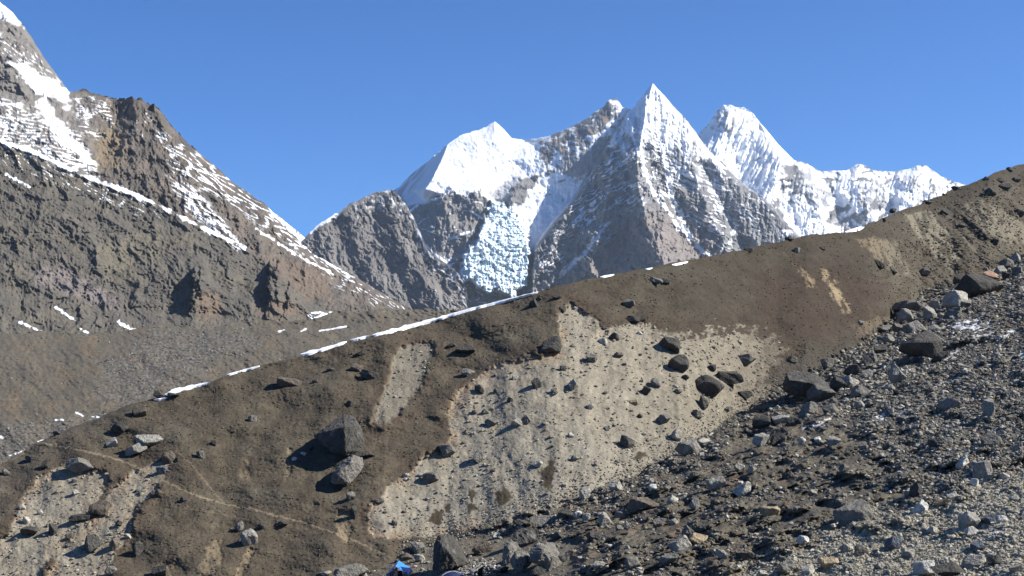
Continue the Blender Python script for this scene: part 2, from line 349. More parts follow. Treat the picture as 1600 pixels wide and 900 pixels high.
    c = mix(rockc, (0, 0, 0), np.zeros_like(px)) * (1 - snow[..., None]) + sc * snow[..., None]
    o = relief('snow_mountain', px, py, D, rgba(c, snow), M_far)
    tag(o, 'pyramid peak and snow dome joined by a basin with a blue-white icefall', 'mountain', None, 'structure')

def build_buttress():
    sk = [(380, 430, 150), (440, 402, 116), (466, 380, 92), (472, 375, 87), (489, 358, 69), (500, 347, 58), (513, 341, 50), (528, 332, 40), (540, 322, 29), (555, 315, 21), (580, 303, 6), (602, 297, 0), (612, 297, -2), (622, 304, 4), (633, 317, 12), (645, 337, 30), (664, 383, 66), (680, 399, 78), (711, 422, 93), (720, 432, 102), (728, 450, 116), (733, 480, 140), (742, 520, 180)]
    px, py, yt = grid(400, 742, .85, [p[:2] for p in sk], [(380, 590), (742, 560)], 250, jag(1.8, 10, 23))
    pl = lambda x, y, q: (x, y, .9 * (y - 300) - .15 * (x - 600) + q)
    L_ = [[pl(602, 297, 2), pl(612, 340, 12), pl(626, 380, 16), pl(650, 420, 17), pl(680, 460, 18), pl(700, 500, 22)], [pl(555, 315, 2), pl(546, 350, 7), pl(562, 400, 10), pl(592, 440, 12), pl(622, 490, 15)],
          [pl(513, 341, 2), pl(506, 370, 7), pl(522, 405, 10), pl(545, 440, 12)],
          [pl(582, 320, -6), pl(586, 350, -5), pl(598, 395, -5), pl(622, 430, -3), pl(645, 480, 0)], [pl(531, 350, -8), pl(534, 375, -5), pl(556, 425, -4), pl(580, 470, 2)], [pl(645, 375, -4), pl(668, 415, -8), pl(692, 455, -6)]]
    r = tin([pl(480, 400, 6), pl(490, 430, 12), pl(520, 470, 20), pl(560, 510, 30), pl(380, 590, 30), pl(742, 560, 0), pl(640, 560, 30), pl(730, 540, 0)], px, py, [sk] + L_)
    dep = py - yt; am = sm(0, 12, dep)
    gx, gy = rot(px, py, -28)
    wxx = gx + fbm(px / 40, py / 40, 3, 100) * 12
    hx, hy = rot(px, py, -46)
    gull = .5 * ridged(wxx / 15 + fbm(px / 22, py / 22, 4, 113) * 1.3, gy / 46, 5, 101, .6) + .5 * ridged(hx / 26 + fbm(px / 30, py / 30, 4, 112) * 1.2, hy / 60, 5, 111, .6)
    r = r + am * ((gull - .6) * 22 + (ridged(px / 40, py / 40, 5, 102) - .6) * 11 + fbm(px / 6, py / 6, 4, 103) * 2.2)
    D = 6000 * (1 - r / F)
    c = mix(flat(px.shape, (.16, .148, .138)), (.105, .097, .092), .5 + 1.2 * fbm(gx / 26, gy / 60, 5, 104))
    c = mix(c, (.20, .185, .168), sm(.1, .4, fbm(gx / 14, gy / 70, 4, 105)) * .6 * sm(20, 60, dep))
    c = mix(c, (.20, .182, .168), sm(640, 720, px) * sm(400, 470, py) * .7)
    snow = sm(-2, 2, poly_sd(px, py, [(485, 365), (489, 350), (513, 335), (534, 325), (530, 336), (515, 345), (498, 354)]) + fbm(px / 7, py / 7, 3, 106) * 5) * .9
    snow = np.maximum(snow, sm(.88, .95, ridged(gx / 30, gy / 40, 4, 107)) * .5 * (1 - sm(60, 110, dep)))
    snow = np.maximum(snow, sm(.0, .3, fbm(px / 10, py / 7, 4, 109)) * .6 * sm(545, 570, px) * (1 - sm(14, 40, dep)))
    c = mix(c, SNOW, snow)
    o = relief('rock_mountain', px, py, D, rgba(c, snow), M_far)
    tag(o, 'grey-brown gullied rock buttress below and left of the snow dome', 'mountain', None, 'structure')

def build_far_snow():
    sk = [(380, 300, 0), (412, 318, 0), (427, 332, 0), (437, 338, 0), (447, 347, 0), (458, 356, 0), (470, 366, 0), (485, 378, 0), (530, 420, 0)]
    px, py, yt = grid(380, 530, 1., [p[:2] for p in sk], [(380, 440), (530, 450)], 70, jag(1., 10, 33))
    r = tin([(380, 450, 150), (530, 460, 60), (450, 400, 70)], px, py, [sk]) + ridged(px / 22, py / 22, 5, 110) * 8
    bare = sm(.2, .35, fbm(px / 9, py / 9, 4, 111))
    c = mix(flat(px.shape, SNOW), (.2, .18, .17), bare)
    o = relief('snow_mountain', px, py, 9000 * (1 - r / F), rgba(c, 1 - bare), M_far)
    tag(o, 'small snowy crest peeping between left mountain and grey-brown buttress', 'mountain', None, 'structure')

def build_left_mountain():
    sk = [(-260, -215, 80), (-120, -110, 60), (-40, -40, 50), (0, 3, 40), (20, 20, 35), (37, 40, 30), (50, 60, 25), (67, 87, 20), (87, 115, 8), (108, 143, 0), (120, 142, 0), (130, 138, 0), (143, 145, 0), (170, 152, 5), (192, 157, 10), (207, 153, 20), (220, 157, 22), (233, 165, 22), (240, 163, 20), (250, 173, 20), (267, 197, 20), (280, 210, 20), (300, 230, 20), (320, 247, 20), (350, 273, 20), (367, 288, 20), (383, 298, 20), (400, 310, 20), (412, 316, 20), (423, 331, 22), (432, 342, 24), (445, 355, 26), (457, 366, 28), (470, 379, 30), (489, 397, 40), (515, 411, 50), (544, 426, 60), (587, 451, 80), (620, 470, 100), (650, 490, 120), (680, 506, 140), (760, 540, 180)]
    px, py, yt = grid(-255, 755, 1.0, [p[:2] for p in sk], [(-260, 640), (300, 610), (755, 580)], 500, lambda xs: jag(1.5, 9, 43)(xs) + np.abs(fbm(xs / 9, xs * 0 + .7, 4, 48)) * -9 * sm(150, 200, xs) * (1 - sm(270, 420, xs)))
    snl = [(-260, 120, 300), (-100, 185, 285), (0, 222, 275), (60, 245, 268), (150, 285, 252), (220, 310, 243), (300, 350, 240), (380, 390, 232), (420, 410, 228), (470, 440, 222)]
    snu = [(x, y - 7, q - 26) for x, y, q in snl]
    B = [[(207, 153, 20), (214, 190, 75), (205, 230, 140), (212, 262, 185), (235, 300, 215)], [(192, 157, 10), (180, 195, 60), (170, 230, 130), (165, 265, 195)], [(240, 163, 20), (262, 210, 65), (285, 255, 110), (310, 300, 150), (340, 345, 195)],
         [(233, 175, 30), (238, 220, 95), (250, 270, 160), (270, 320, 210)], [(320, 247, 20), (345, 295, 85), (375, 340, 140), (400, 375, 185)], [(383, 298, 20), (410, 345, 85), (440, 390, 140), (480, 430, 185), (530, 470, 220)], [(423, 331, 22), (445, 370, 70), (480, 410, 110), (540, 450, 140)]]
    pts = [(0, 50, 75), (20, 90, 110), (60, 110, 55), (85, 135, 45), (40, 150, 130), (0, 140, 150), (-60, 60, 120), (-150, 0, 150), (-260, -60, 200), (-150, 100, 240), (100, 175, 95), (110, 200, 140), (60, 190, 180), (20, 190, 215), (140, 180, 70), (140, 215, 140), (90, 230, 215), (-60, 160, 245),
           (300, 280, 120), (330, 310, 135), (355, 330, 150), (430, 360, 85), (400, 330, 85),
           (0, 350, 402), (150, 400, 385), (300, 430, 352), (80, 320, 340), (220, 370, 305), (450, 455, 285), (0, 450, 505), (150, 480, 462), (300, 490, 420), (400, 495, 382), (500, 490, 305), (580, 490, 215), (-150, 300, 400), (-150, 450, 540), (-260, 300, 430),
           (0, 530, 620), (150, 530, 570), (300, 520, 500), (450, 515, 400), (560, 505, 275), (650, 512, 170), (-260, 600, 760), (0, 640, 780), (300, 610, 660), (650, 590, 330), (755, 590, 260)]
    r = tin(pts, px, py, [sk, snl, snu] + B)
    dep = py - yt; am = sm(0, 14, dep)
    below = sm(-4, 4, py - np.interp(px, [p[0] for p in snl], [p[1] for p in snl]) + fbm(px / 16, py / 16, 3, 120) * 8)
    below = below * (1 - sm(455, 500, px - (py - 430) * .6))
    # two buttress towers standing out of the slope, steep on their left side
    def tower(cx, top_, bot_, wl_, wr_, h):
        v = np.clip((py - top_) / (bot_ - top_), 0, 1)
        ctr = cx - 6 * v + fbm(px * 0 + cx, py / 24, 3, 121) * 9
        half = 4 + wr_ * v ** .8
        q = px - ctr
        prof = sm(-wl_, 0, q + 8 * fbm(px / 11, py / 11, 4, 118)) * (1 - sm(.05, 1, q / (half + 14)))
        env = sm(0, .2, v + .1 * fbm(px / 7, py / 7, 3, 116)) * (1 - .85 * sm(.45, 1., v)) * sm(top_ - 4, top_ + 3, py) * (1 - sm(bot_ - 4, bot_ + 6, py))
        return prof * env * h * (1 + .5 * fbm(px / 10, py / 14, 5, 122))
    tw = tower(304, 412, 505, 2., 36, 42) + tower(314, 418, 470, 2, 10, 16) + tower(424, 402, 502, 2.5, 40, 50) + tower(434, 404, 450, 2, 9, 22) + tower(452, 430, 505, 2, 26, 12) + tower(126, 470, 512, 3, 10, 12) + tower(152, 492, 512, 2, 8, 9) + tower(82, 276, 300, 2, 8, 8) + tower(152, 385, 430, 2, 26, 8)
    rough = ridged(px / 60 + fbm(px / 40, py / 40, 2, 123) * .4, py / 70, 6, 124, .55)
    dx_, dy_ = rot(px, py, 32)
    diag = ridged(dx_ / 120, dy_ / 20, 5, 125)
    crag = ridged(px / 24, py / 30, 5, 126, .6)
    cragw = (1 - below) * sm(120, 190, px)
    r = r + am * ((rough - .6) * 22 + below * ((diag - .6) * 5 + fbm(px / 9, py / 7, 5, 127, .62) * 2.2 - 5. * sm(.80, .93, ridged(px / 38 + py / 90, py / 30, 4, 119))) + cragw * ((crag - .5) * 17 + ridged(px / 9, py / 13, 4, 114) * 5) + (1 - below) * (1 - cragw) * ridged(px / 30, py / 24, 5, 128) * 12 + fbm(px / 4, py / 4, 3, 129) * 2.5) + tw
    D = 2500 * (1 - r / F)
    # albedo
    c = mix(flat(px.shape, (.122, .112, .097)), (.090, .085, .076), .5 + .9 * fbm(dx_ / 60, dy_ / 22, 5, 130))
    c = mix(c, (.14, .125, .095), sm(.05, .4, fbm(px / 45, py / 30, 4, 131)) * .55)
    gp = sm(-6, 6, poly_sd(px, py, [(55, 420), (100, 415), (130, 435), (180, 465), (185, 485), (150, 475), (90, 455), (55, 440)]) + fbm(px / 16, py / 10, 4, 132) * 16)
    gp2 = sm(-6, 6, poly_sd(px, py, [(155, 385), (205, 370), (245, 360), (260, 400), (225, 415), (160, 430)]) + fbm(px / 16, py / 12, 4, 133) * 22)
    c = c * np.array((.82, .80, .77), f4); c = mix(c, (.16, .137, .13), gp * .75); c = mix(c, (.125, .11, .08), gp2 * .7)
    up = 1 - below
    cb = mix(flat(px.shape, (.168, .140, .114)), (.098, .087, .077), .5 + 1.3 * fbm(px / 26, py / 30, 5, 134))
    cb = mix(cb, (.20, .185, .17), 1 - sm(90, 180, px))
    cb = mix(cb, (.21, .165, .11), sm(-8, 8, poly_sd(px, py, [(150, 215), (180, 190), (192, 225), (185, 262), (152, 268)]) + fbm(px / 14, py / 14, 3, 135) * 12) * .9)
    c = mix(c, cb * .78, up)
    red = np.maximum(sm(-6, 6, poly_sd(px, py, [(405, 470), (450, 470), (482, 490), (480, 508), (402, 506)]) + fbm(px / 10, py / 10, 3, 136) * 9), sm(-6, 6, poly_sd(px, py, [(308, 455), (340, 458), (350, 490), (335, 510), (305, 506)]) + fbm(px / 10, py / 10, 3, 137) * 9))
    red = np.maximum(red, .8 * sm(-6, 6, poly_sd(px, py, [(420, 400), (500, 420), (520, 470), (480, 470), (440, 430)]) + fbm(px / 14, py / 14, 3, 138) * 16))
    c = mix(c, (.135, .098, .070), red * .75)
    # snow
    streak = ridged(dx_ / 30, dy_ / 6.0, 4, 139)
    horiz = ridged(px / 22 + py / 40, (py - px * .25) / 5.5, 4, 140)
    def area(poly, nz=14, ed=6): return sm(-ed, ed, poly_sd(px, py, poly) + fbm(px / 16, py / 12, 4, 141) * nz)
    s = np.zeros_like(px)
    s = np.maximum(s, area([(-260, -220), (0, -3), (18, 16), (38, 42), (20, 36), (0, 30), (-120, -30)], 10, 3))
    s = np.maximum(s, area([(12, 95), (35, 98), (60, 115), (85, 128), (106, 142), (112, 165), (104, 172), (88, 150), (70, 150), (52, 142), (35, 122)], 10, 3))
    s = np.maximum(s, area([(70, 148), (82, 170), (100, 200), (150, 255), (130, 250), (95, 225), (70, 190), (58, 160)], 10, 3))
    s = np.maximum(s, area([(-260, 20), (0, 150), (60, 175), (120, 205), (152, 258), (150, 282), (60, 243), (0, 218), (-260, 110)]) * sm(.70, .86, horiz + .25 * fbm(px / 30, py / 30, 3, 142) + .1))
    s = np.maximum(s, area([(120, 150), (180, 158), (180, 195), (150, 215), (118, 200)]) * sm(.72, .86, crag * .4 + horiz * .6 + .1))
    s = np.maximum(s, .9 * area([(-200, 10), (0, 50), (60, 85), (108, 140), (70, 120), (0, 85)]) * sm(.80, .9, streak + .05))
    s = np.maximum(s, area([(205, 185), (232, 172), (240, 220), (215, 240)]) * sm(.74, .86, streak * .5 + crag * .5))
    s = np.maximum(s, area([(245, 205), (300, 235), (383, 300), (425, 335), (470, 382), (544, 428), (560, 445), (480, 402), (400, 345), (330, 300), (270, 270)], 10) * sm(.70, .83, streak + .06))
    s = np.maximum(s, area([(262, 275), (300, 290), (345, 340), (380, 385), (370, 388), (320, 350), (285, 320)], 10) * sm(.62, .78, streak + .08))
    s = np.maximum(s, area([(470, 405), (560, 440), (640, 488), (600, 480), (520, 440)], 10) * sm(.78, .87, streak + .03))
    s = np.maximum(s, area([(0, 222), (150, 285), (270, 335), (230, 340), (120, 300), (0, 250)], 10) * sm(.83, .92, streak + .05))
    sl = line_d(px, py, [(x, y - 3) for x, y, _ in snl[1:8]]) + fbm(px / 26, py / 20, 5, 143, .6) * 10
    s = np.maximum(s, (1 - sm(1.0, 2.8, sl - .5 * (1 - sm(120, 330, px)))) * sm(-.5, -.3, fbm(px / 50, py / 50, 3, 115)))
    for ln, wd in (([(10, 273), (45, 292)], 1.6), ([(87, 480), (116, 500)], 1.8), ([(30, 503), (65, 519)], 1.4), ([(186, 503), (200, 512), (215, 517)], 2.2), ([(127, 515), (137, 520)], 1.5), ([(468, 380), (500, 402), (545, 430)], 1.6), ([(400, 358), (470, 402), (520, 428)], 1.4), ([(340, 345), (380, 388)], 1.4), ([(484, 493), (490, 499), (510, 490)], 2.6), ([(486, 489), (520, 488)], 1.2)):
        s = np.maximum(s, 1 - sm(wd * .6, wd * 1.3, line_d(px, py, ln) + fbm(px / 7, py / 5, 4, 144) * 4.5))
    vt = np.interp(px, [-260, 0, 120, 260, 400, 520, 650], [505, 516, 520, 508, 502, 488, 486])
    c = mix(c, (.092, .083, .068), sm(-16, 6, py - vt + fbm(px / 20, py / 10, 4, 117) * 18) * .8)
    s = s * (1 - sm(6, 14, tw))
    c = mix(c, SNOW, s)
    o = relief('rock_mountain', px, py, D, rgba(c, s), M_mid)
    tag(o, 'dark craggy mountain with streaks of snow filling the left side', 'mountain', None, 'structure')

# ------------------------------------------------------------------ near ground
CREST = [(-420, 860), (-260, 800), (-100, 752), (0, 727), (60, 690), (110, 668), (155, 652), (190, 636), (220, 628), (250, 620), (290, 607), (325, 598), (400, 573), (470, 556), (545, 533), (590, 523), (640, 510), (700, 493), (760, 477), (800, 466), (860, 450), (900, 440), (940, 432), (1020, 417), (1080, 405), (1120, 399), (1133, 396), (1170, 388), (1213, 378), (1260, 368), (1290, 365), (1320, 363), (1350, 353), (1380, 341), (1400, 331), (1427, 323), (1447, 315), (1473, 304), (1493, 293), (1510, 289), (1535, 279), (1560, 268), (1577, 262), (1600, 255), (1700, 225), (1850, 180), (2100, 110)]
FOOT = [(-420, 1040), (0, 1000), (300, 960), (500, 915), (560, 897), (600, 885), (640, 868), (700, 846), (760, 828), (820, 812), (870, 797), (920, 778), (985, 748), (1060, 712), (1130, 668), (1180, 632), (1215, 612), (1260, 590), (1310, 560), (1360, 530), (1400, 492), (1440, 464), (1490, 444), (1545, 425), (1600, 398), (1700, 350), (1850, 290), (2100, 190)]
FG0, FGB, FGC = -21.4, .277, .057
def fg_plane_d(px, py): return FG0 / ((HY - py) / F - FGB * (px - CX) / F - FGC)
def foot_d(px, pyf):
    d = fg_plane_d(px, pyf)
    k = sm(250, 620, px); return np.where(px < 620, 125 * (1 - k) + d * k, d)
def interp(x, tab): return np.interp(x, [p[0] for p in tab], [p[1] for p in tab]).astype(f4)
MS = 1.5
MXS = np.arange(-400, 2050, MS, dtype=f4)
def moraine_base(xs, v):
    pyc = interp(xs, CREST) + fbm(xs / 18, xs * 0 + .2, 5, 201) * 3.
    pyf = interp(xs, FOOT) + 3
    df = foot_d(xs, pyf); zf = (HY - pyf) / F * df
    m = np.interp(xs, [-400, 300, 800, 1300, 1700], [.46, .5, .56, .5, .47])
    dc = (zf - m * df) / ((HY - pyc) / F - m)
    py = pyf + (pyc - pyf) * v
    d = (zf - m * df) / ((HY - py) / F - m)
    u = (d - df) / (dc - df)
    return py, d, df, dc, u, pyc
SCAR_BIG = [(880, 480), (895, 476), (908, 484), (935, 500), (945, 516), (965, 508), (985, 505), (1015, 505), (1035, 520), (1075, 525), (1120, 520), (1150, 518), (1180, 522), (1215, 530), (1225, 548), (1205, 580), (1195, 625), (1150, 655), (1095, 692), (1060, 712), (1000, 742), (960, 767), (900, 787), (850, 802), (790, 818), (740, 825), (680, 838), (620, 842), (585, 842), (572, 818), (578, 790), (610, 758), (640, 738), (660, 715), (690, 700), (705, 680), (700, 640), (720, 610), (740, 590), (775, 570), (830, 560), (865, 552), (872, 520), (870, 497)]
SCAR_TOP = [(622, 545), (645, 538), (665, 534), (677, 540), (668, 575), (655, 605), (635, 635), (612, 658), (585, 665), (590, 640), (600, 610), (610, 580), (615, 555)]
SCAR_L1 = [(-40, 900), (-10, 845), (18, 828), (40, 772), (60, 745), (100, 728), (125, 736), (165, 738), (170, 748), (150, 790), (135, 828), (112, 848), (75, 880), (55, 910), (0, 930)]
SCAR_L2 = [(172, 765), (205, 740), (235, 728), (262, 712), (271, 720), (245, 760), (215, 792), (205, 830), (182, 860), (165, 905), (130, 930), (70, 910), (92, 868), (122, 832), (160, 800)]
SCARS_SMALL = [([(1242, 414), (1252, 412), (1268, 435), (1278, 452), (1264, 448)], .8), ([(1283, 420), (1296, 420), (1312, 450), (1330, 490), (1318, 488), (1300, 462), (1290, 440)], 1.), ([(1412, 335), (1450, 328), (1482, 358), (1502, 400), (1492, 425), (1462, 405), (1445, 380), (1420, 360)], .9),
               ([(1498, 318), (1540, 312), (1600, 345), (1650, 392), (1600, 402), (1540, 362)], .8), ([(1335, 375), (1372, 368), (1400, 378), (1425, 430), (1400, 432), (1372, 402)], .6), ([(1498, 368), (1508, 370), (1535, 398), (1528, 404)], .5),
               ([(446, 698), (454, 700), (456, 735), (448, 750), (444, 735)], .6), ([(380, 715), (392, 720), (388, 748), (372, 750)], .5), ([(525, 800), (548, 800), (552, 835), (540, 850), (528, 840)], .9),
               ([(388, 852), (400, 858), (388, 885), (375, 915), (362, 910), (375, 880)], .85), ([(330, 845), (350, 845), (345, 885), (322, 910), (312, 890)], .6), ([(255, 880), (275, 875), (290, 890), (270, 905)], .5), ([(1335, 505), (1400, 490), (1395, 520), (1340, 530)], .35), ([(775, 520), (795, 505), (815, 512), (800, 530)], .3)]
TRAILS = [[(55, 690), (110, 700), (155, 710), (190, 720), (225, 735), (255, 752), (300, 772), (350, 787), (400, 797), (450, 810), (500, 825), (540, 838), (570, 852), (600, 866)], [(272, 703), (300, 725), (315, 745), (335, 770), (350, 786)], [(255, 752), (270, 790), (330, 800), (400, 815)]]

TUFTS = ((859, 742, 11, 26, 12), (786, 777, 13, 14, 20), (738, 775, 6, 9, 0), (739, 792, 7, 7, 0), (682, 808, 9, 12, 10), (700, 795, 5, 9, 0), (850, 735, 8, 8, 0), (1000, 712, 10, 6, 0), (735, 800, 5, 4, 0))
def build_moraine():
    nr = 380
    v = np.linspace(-.05, 1, nr, dtype=f4)[:, None]
    px = np.broadcast_to(MXS, (nr, len(MXS))).copy()
    py, d, df, dc, u, pyc = moraine_base(px, v)
    wob = fbm(px / 22, py / 18, 5, 210, .6)
    fw = fbm(px / 5, py / 5, 3, 211)
    qx = px + wob * 11 + fw * 2.5; qy = py + fbm(px / 20, py / 20, 5, 212, .6) * 9 + fbm(px / 5, py / 5, 3, 213) * 2.5
    big = poly_sd(qx, qy, SCAR_BIG); tp = poly_sd(qx, qy, SCAR_TOP); l1 = poly_sd(qx, qy, SCAR_L1); l2 = poly_sd(qx, qy, SCAR_L2)
    fadeR = 1 - .65 * sm(1120, 1230, px + (py - 560) * .2 + wob * 60)
    softR = 26 * sm(960, 1130, px + wob * 40)
    scar = np.maximum.reduce([sm(-2.5 - softR * .12, 3 + softR * .12, big + softR * 1.3 * (wob + .8 * fbm(px / 24, py / 12, 4, 239) + .7 * fbm(px / 6, py / 5, 4, 238))) * fadeR, sm(-5, 6, tp) * .75, sm(-2.5, 3, l1), sm(-2.5, 3, l2) * .97])
    sdm = np.maximum.reduce([big, tp, l1, l2])
    small = np.zeros_like(px)
    for pol, s in SCARS_SMALL: small = np.maximum(small, sm(-2, 3, poly_sd(qx, qy, pol)) * s)
    greyR = sm(1330, 1440, px + wob * 90) * sm(0, 1, (py - pyc) / 40) 
    lowgrey = sm(-30, 25, (px - 1230) * .9 - (560 - py) * 1.2 + wob * 90) * sm(500, 560, py) * (px > 1150)
    turfd = (1 - scar)
    # relief: soft hummocks, slump steps, eroded pits
    hum = fbm(px / 80, py / 50, 3, 214, .35) * 1.0 + fbm(px / 16, py / 10, 3, 215) * .06
    ter = ridged((px * .3 + py) / 13 + wob * 1.2, px / 150, 3, 216) * .12
    rock_n = ridged(px / 7, py / 6, 4, 217, .6)
    crag = np.maximum(greyR * .45, lowgrey * .5)
    edge = np.exp(-(sdm / 7.) ** 2)
    lip = -sm(-5, 5, sdm) * .45 * (1 - sm(0, 22, softR)) - small * .3
    n = hum * 1.4 * (1 - .85 * np.maximum(scar, sm(-10, 5, sdm) * .8)) + turfd * (ter * .9 + fbm(px / 5, py / 4, 3, 218) * .10) + scar * (ridged((px - (py - 600) * .15) / 22 + wob, py / 120, 4, 242) * .14 + (rock_n - .6) * .07 + fbm(px / 5, py / 5, 3, 233) * .06 + fbm(px / 40, py / 60, 3, 219) * .55) + crag * (rock_n * .5 + ridged(px / 22, py / 26, 4, 220) * .8) + lip + edge * (rock_n - .6) * .12
    gul = ridged((px - (py - pyc) * .8) / 45, py / 200, 4, 221)
    n = n + gul * 1.5 * sm(1280, 1420, px) * sm(4, 50, py - pyc)
    fade = sm(0, 5, py - pyc)
    d = d - n * 1.5 * fade * (d / 180)
    # albedo
    c = mix(flat(px.shape, (.104, .090, .064)), (.080, .067, .048), .5 + 1.1 * fbm(px / 60, py / 36, 5, 222))
    c = mix(c, (.122, .097, .063), sm(.1, .5, fbm(px / 24, py / 10, 4, 223)) * .45)
    c = mix(c, (.075, .058, .042), sm(.12, .45, fbm(px / 5, py / 4, 4, 224)) * .5)
    redw = np.exp(-(np.minimum(sdm, 0) / 20.) ** 2) * sm(-.35, .25, fbm(px / 26, py / 22, 4, 225))
    c = mix(c, (.105, .064, .044), redw * .38)
    c = mix(c, (.125, .115, .085), sm(.05, .4, fbm(px / 90 + 3, py / 50, 4, 235)) * .45); c = mix(c, (.062, .05, .036), sm(.08, .4, fbm((px + py) / 40, (py - px * .3) / 16, 4, 236)) * .45)
    rb = sm(-20, 20, poly_sd(px, py, [(1180, 430), (1280, 400), (1380, 440), (1380, 500), (1300, 540), (1180, 515)]) + wob * 40)
    c = mix(c, (.084, .058, .042), rb * .6)
    c = mix(c, (.135, .122, .095), greyR * .45 * sm(-.2, .2, fbm(px / 18, py / 18, 4, 226))); c = mix(c, (.11, .10, .085), lowgrey * .6)
    # left-edge bare grey ground
    c = mix(c, (.11, .098, .082), (1 - sm(60, 160, px + (py - 700) * 1.2 + wob * 60)) * .5)
    c = c * np.array((.80, .775, .76), f4) * (1 - .40 * sm(760, 1150, px) * (1 - .6 * greyR))[..., None]  # right-hand turf colour darkened to offset the stronger sun on it
    tanc = mix(flat(px.shape, (.292, .250, .178)), (.262, .234, .176), .5 + fbm(px / 40, py / 40, 4, 227))
    tanc = mix(tanc, (.25, .23, .18), sm(620, 760, py - (px - 900) * -.25 + wob * 60) * .6 * (px > 560))
    tanc = mix(tanc, (.185, .162, .118), sm(890, 1110, px + wob * 70) * .85)  # right end greyer, its colour also darkened against the stronger sun there
    tanc = mix(tanc, (.23, .205, .155), sm(-3, 4, tp) * .9)
    orange = np.exp(-(np.maximum(sdm, 0) / 16.) ** 2) * (1 - sm(860, 960, px)) * sm(-.2, .35, fbm(px / 34, py / 34, 3, 228) + .1) * (1 - sm(-3, 4, tp))
    tanc = mix(tanc, (.285, .175, .092), orange * .62)
    strk_ = fbm((px - (py - 600) * .15) / 7, py / 60, 4, 241)
    tanc = mix(tanc, (.19, .165, .12), sm(.02, .4, strk_) * .55); tanc = mix(tanc, (.34, .30, .225), sm(.1, .45, -strk_) * .4)
    tanc = mix(tanc, (.20, .175, .13), sm(.0, .35, fbm(px / 4, py / 3.5, 3, 229)) * .45)
    tanc = tanc * np.array((.86, .87, .90), f4)
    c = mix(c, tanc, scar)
    smallc = mix(flat(px.shape, (.21, .162, .10)), (.165, .148, .108), sm(1340, 1420, px))
    c = mix(c, smallc, small * sm(-.25, .2, fbm((px - py * .45) / 7, py / 34, 4, 230) + .5 * fbm(px / 9, py / 9, 4, 237) + .06))
    # dark tufts left standing on the big scar
    for ex, ey, rx, ry, an in TUFTS:
        ax_, ay_ = rot(qx - ex, qy - ey, an)
        c = mix(c, (.042, .032, .019), (1 - sm(.75, 1.2, np.hypot(ax_ / rx, ay_ / ry) + .5 * fbm(px / 6, py / 6, 3, 240))) * .96)
    for i, ln in enumerate(TRAILS):
        td = line_d(px + fw * 3, py + fbm(px / 9, py / 9, 2, 231) * 3, ln)
        c = mix(c, (.19, .15, .10), (1 - sm(.6, 2.0, td)) * (.9, .5, .25)[i])
    # slump scars: dark soil under the turf lip
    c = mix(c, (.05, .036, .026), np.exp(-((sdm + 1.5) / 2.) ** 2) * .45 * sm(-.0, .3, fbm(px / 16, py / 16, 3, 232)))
    V = unproj(px, py, d)
    top = V[-1]
    rows = [V]
    for k in range(1, 9):                      # the far side of the ridge
        q = top.copy(); s = (.6, 1.6, 4, 9, 18, 32, 50, 75)[k - 1]
        q[:, 1] += s; q[:, 0] *= q[:, 1] / top[:, 1]; q[:, 2] -= np.minimum(.04 * s + .5 * np.maximum(s - 1.2, 0), 1e9) ; q[:, 2] += (HY - py[-1]) / F * 0
        rows.append(q[None])
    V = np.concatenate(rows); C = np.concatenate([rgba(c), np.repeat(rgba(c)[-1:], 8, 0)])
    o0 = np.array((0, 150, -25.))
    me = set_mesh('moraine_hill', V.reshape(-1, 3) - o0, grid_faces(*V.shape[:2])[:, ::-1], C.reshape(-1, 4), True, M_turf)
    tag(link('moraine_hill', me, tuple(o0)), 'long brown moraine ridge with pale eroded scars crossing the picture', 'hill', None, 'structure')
    return px, py, d

FXS = np.arange(-400, 2050, MS, dtype=f4)
GRAVEL = [(1085, 915), (1200, 878), (1290, 836), (1340, 812), (1400, 806), (1450, 790), (1500, 772), (1540, 752), (1620, 725), (2100, 600), (2100, 1200), (1000, 1200)]
SNOWP = [([(1475, 512), (1505, 500), (1540, 500), (1550, 508), (1530, 516), (1500, 514)], 1.), ([(1553, 528), (1572, 518), (1590, 516), (1580, 526)], .9), ([(1580, 560), (1600, 548), (1640, 540), (1630, 556)], .9), ([(1440, 557), (1470, 552), (1500, 548), (1480, 560)], .7), ([(1255, 668), (1280, 660), (1296, 654), (1285, 664)], .85), ([(1362, 656), (1380, 645), (1392, 642), (1378, 654)], .9), ([(1396, 650), (1410, 643), (1422, 640), (1410, 650)], .7), ([(1455, 600), (1490, 590), (1500, 592), (1470, 604)], .5), ([(1520, 845), (1560, 820), (1590, 815), (1560, 845)], .5), ([(1590, 452), (1620, 440), (1630, 450)], .8), ([(1510, 524), (1540, 520), (1560, 518), (1535, 527)], .7)]
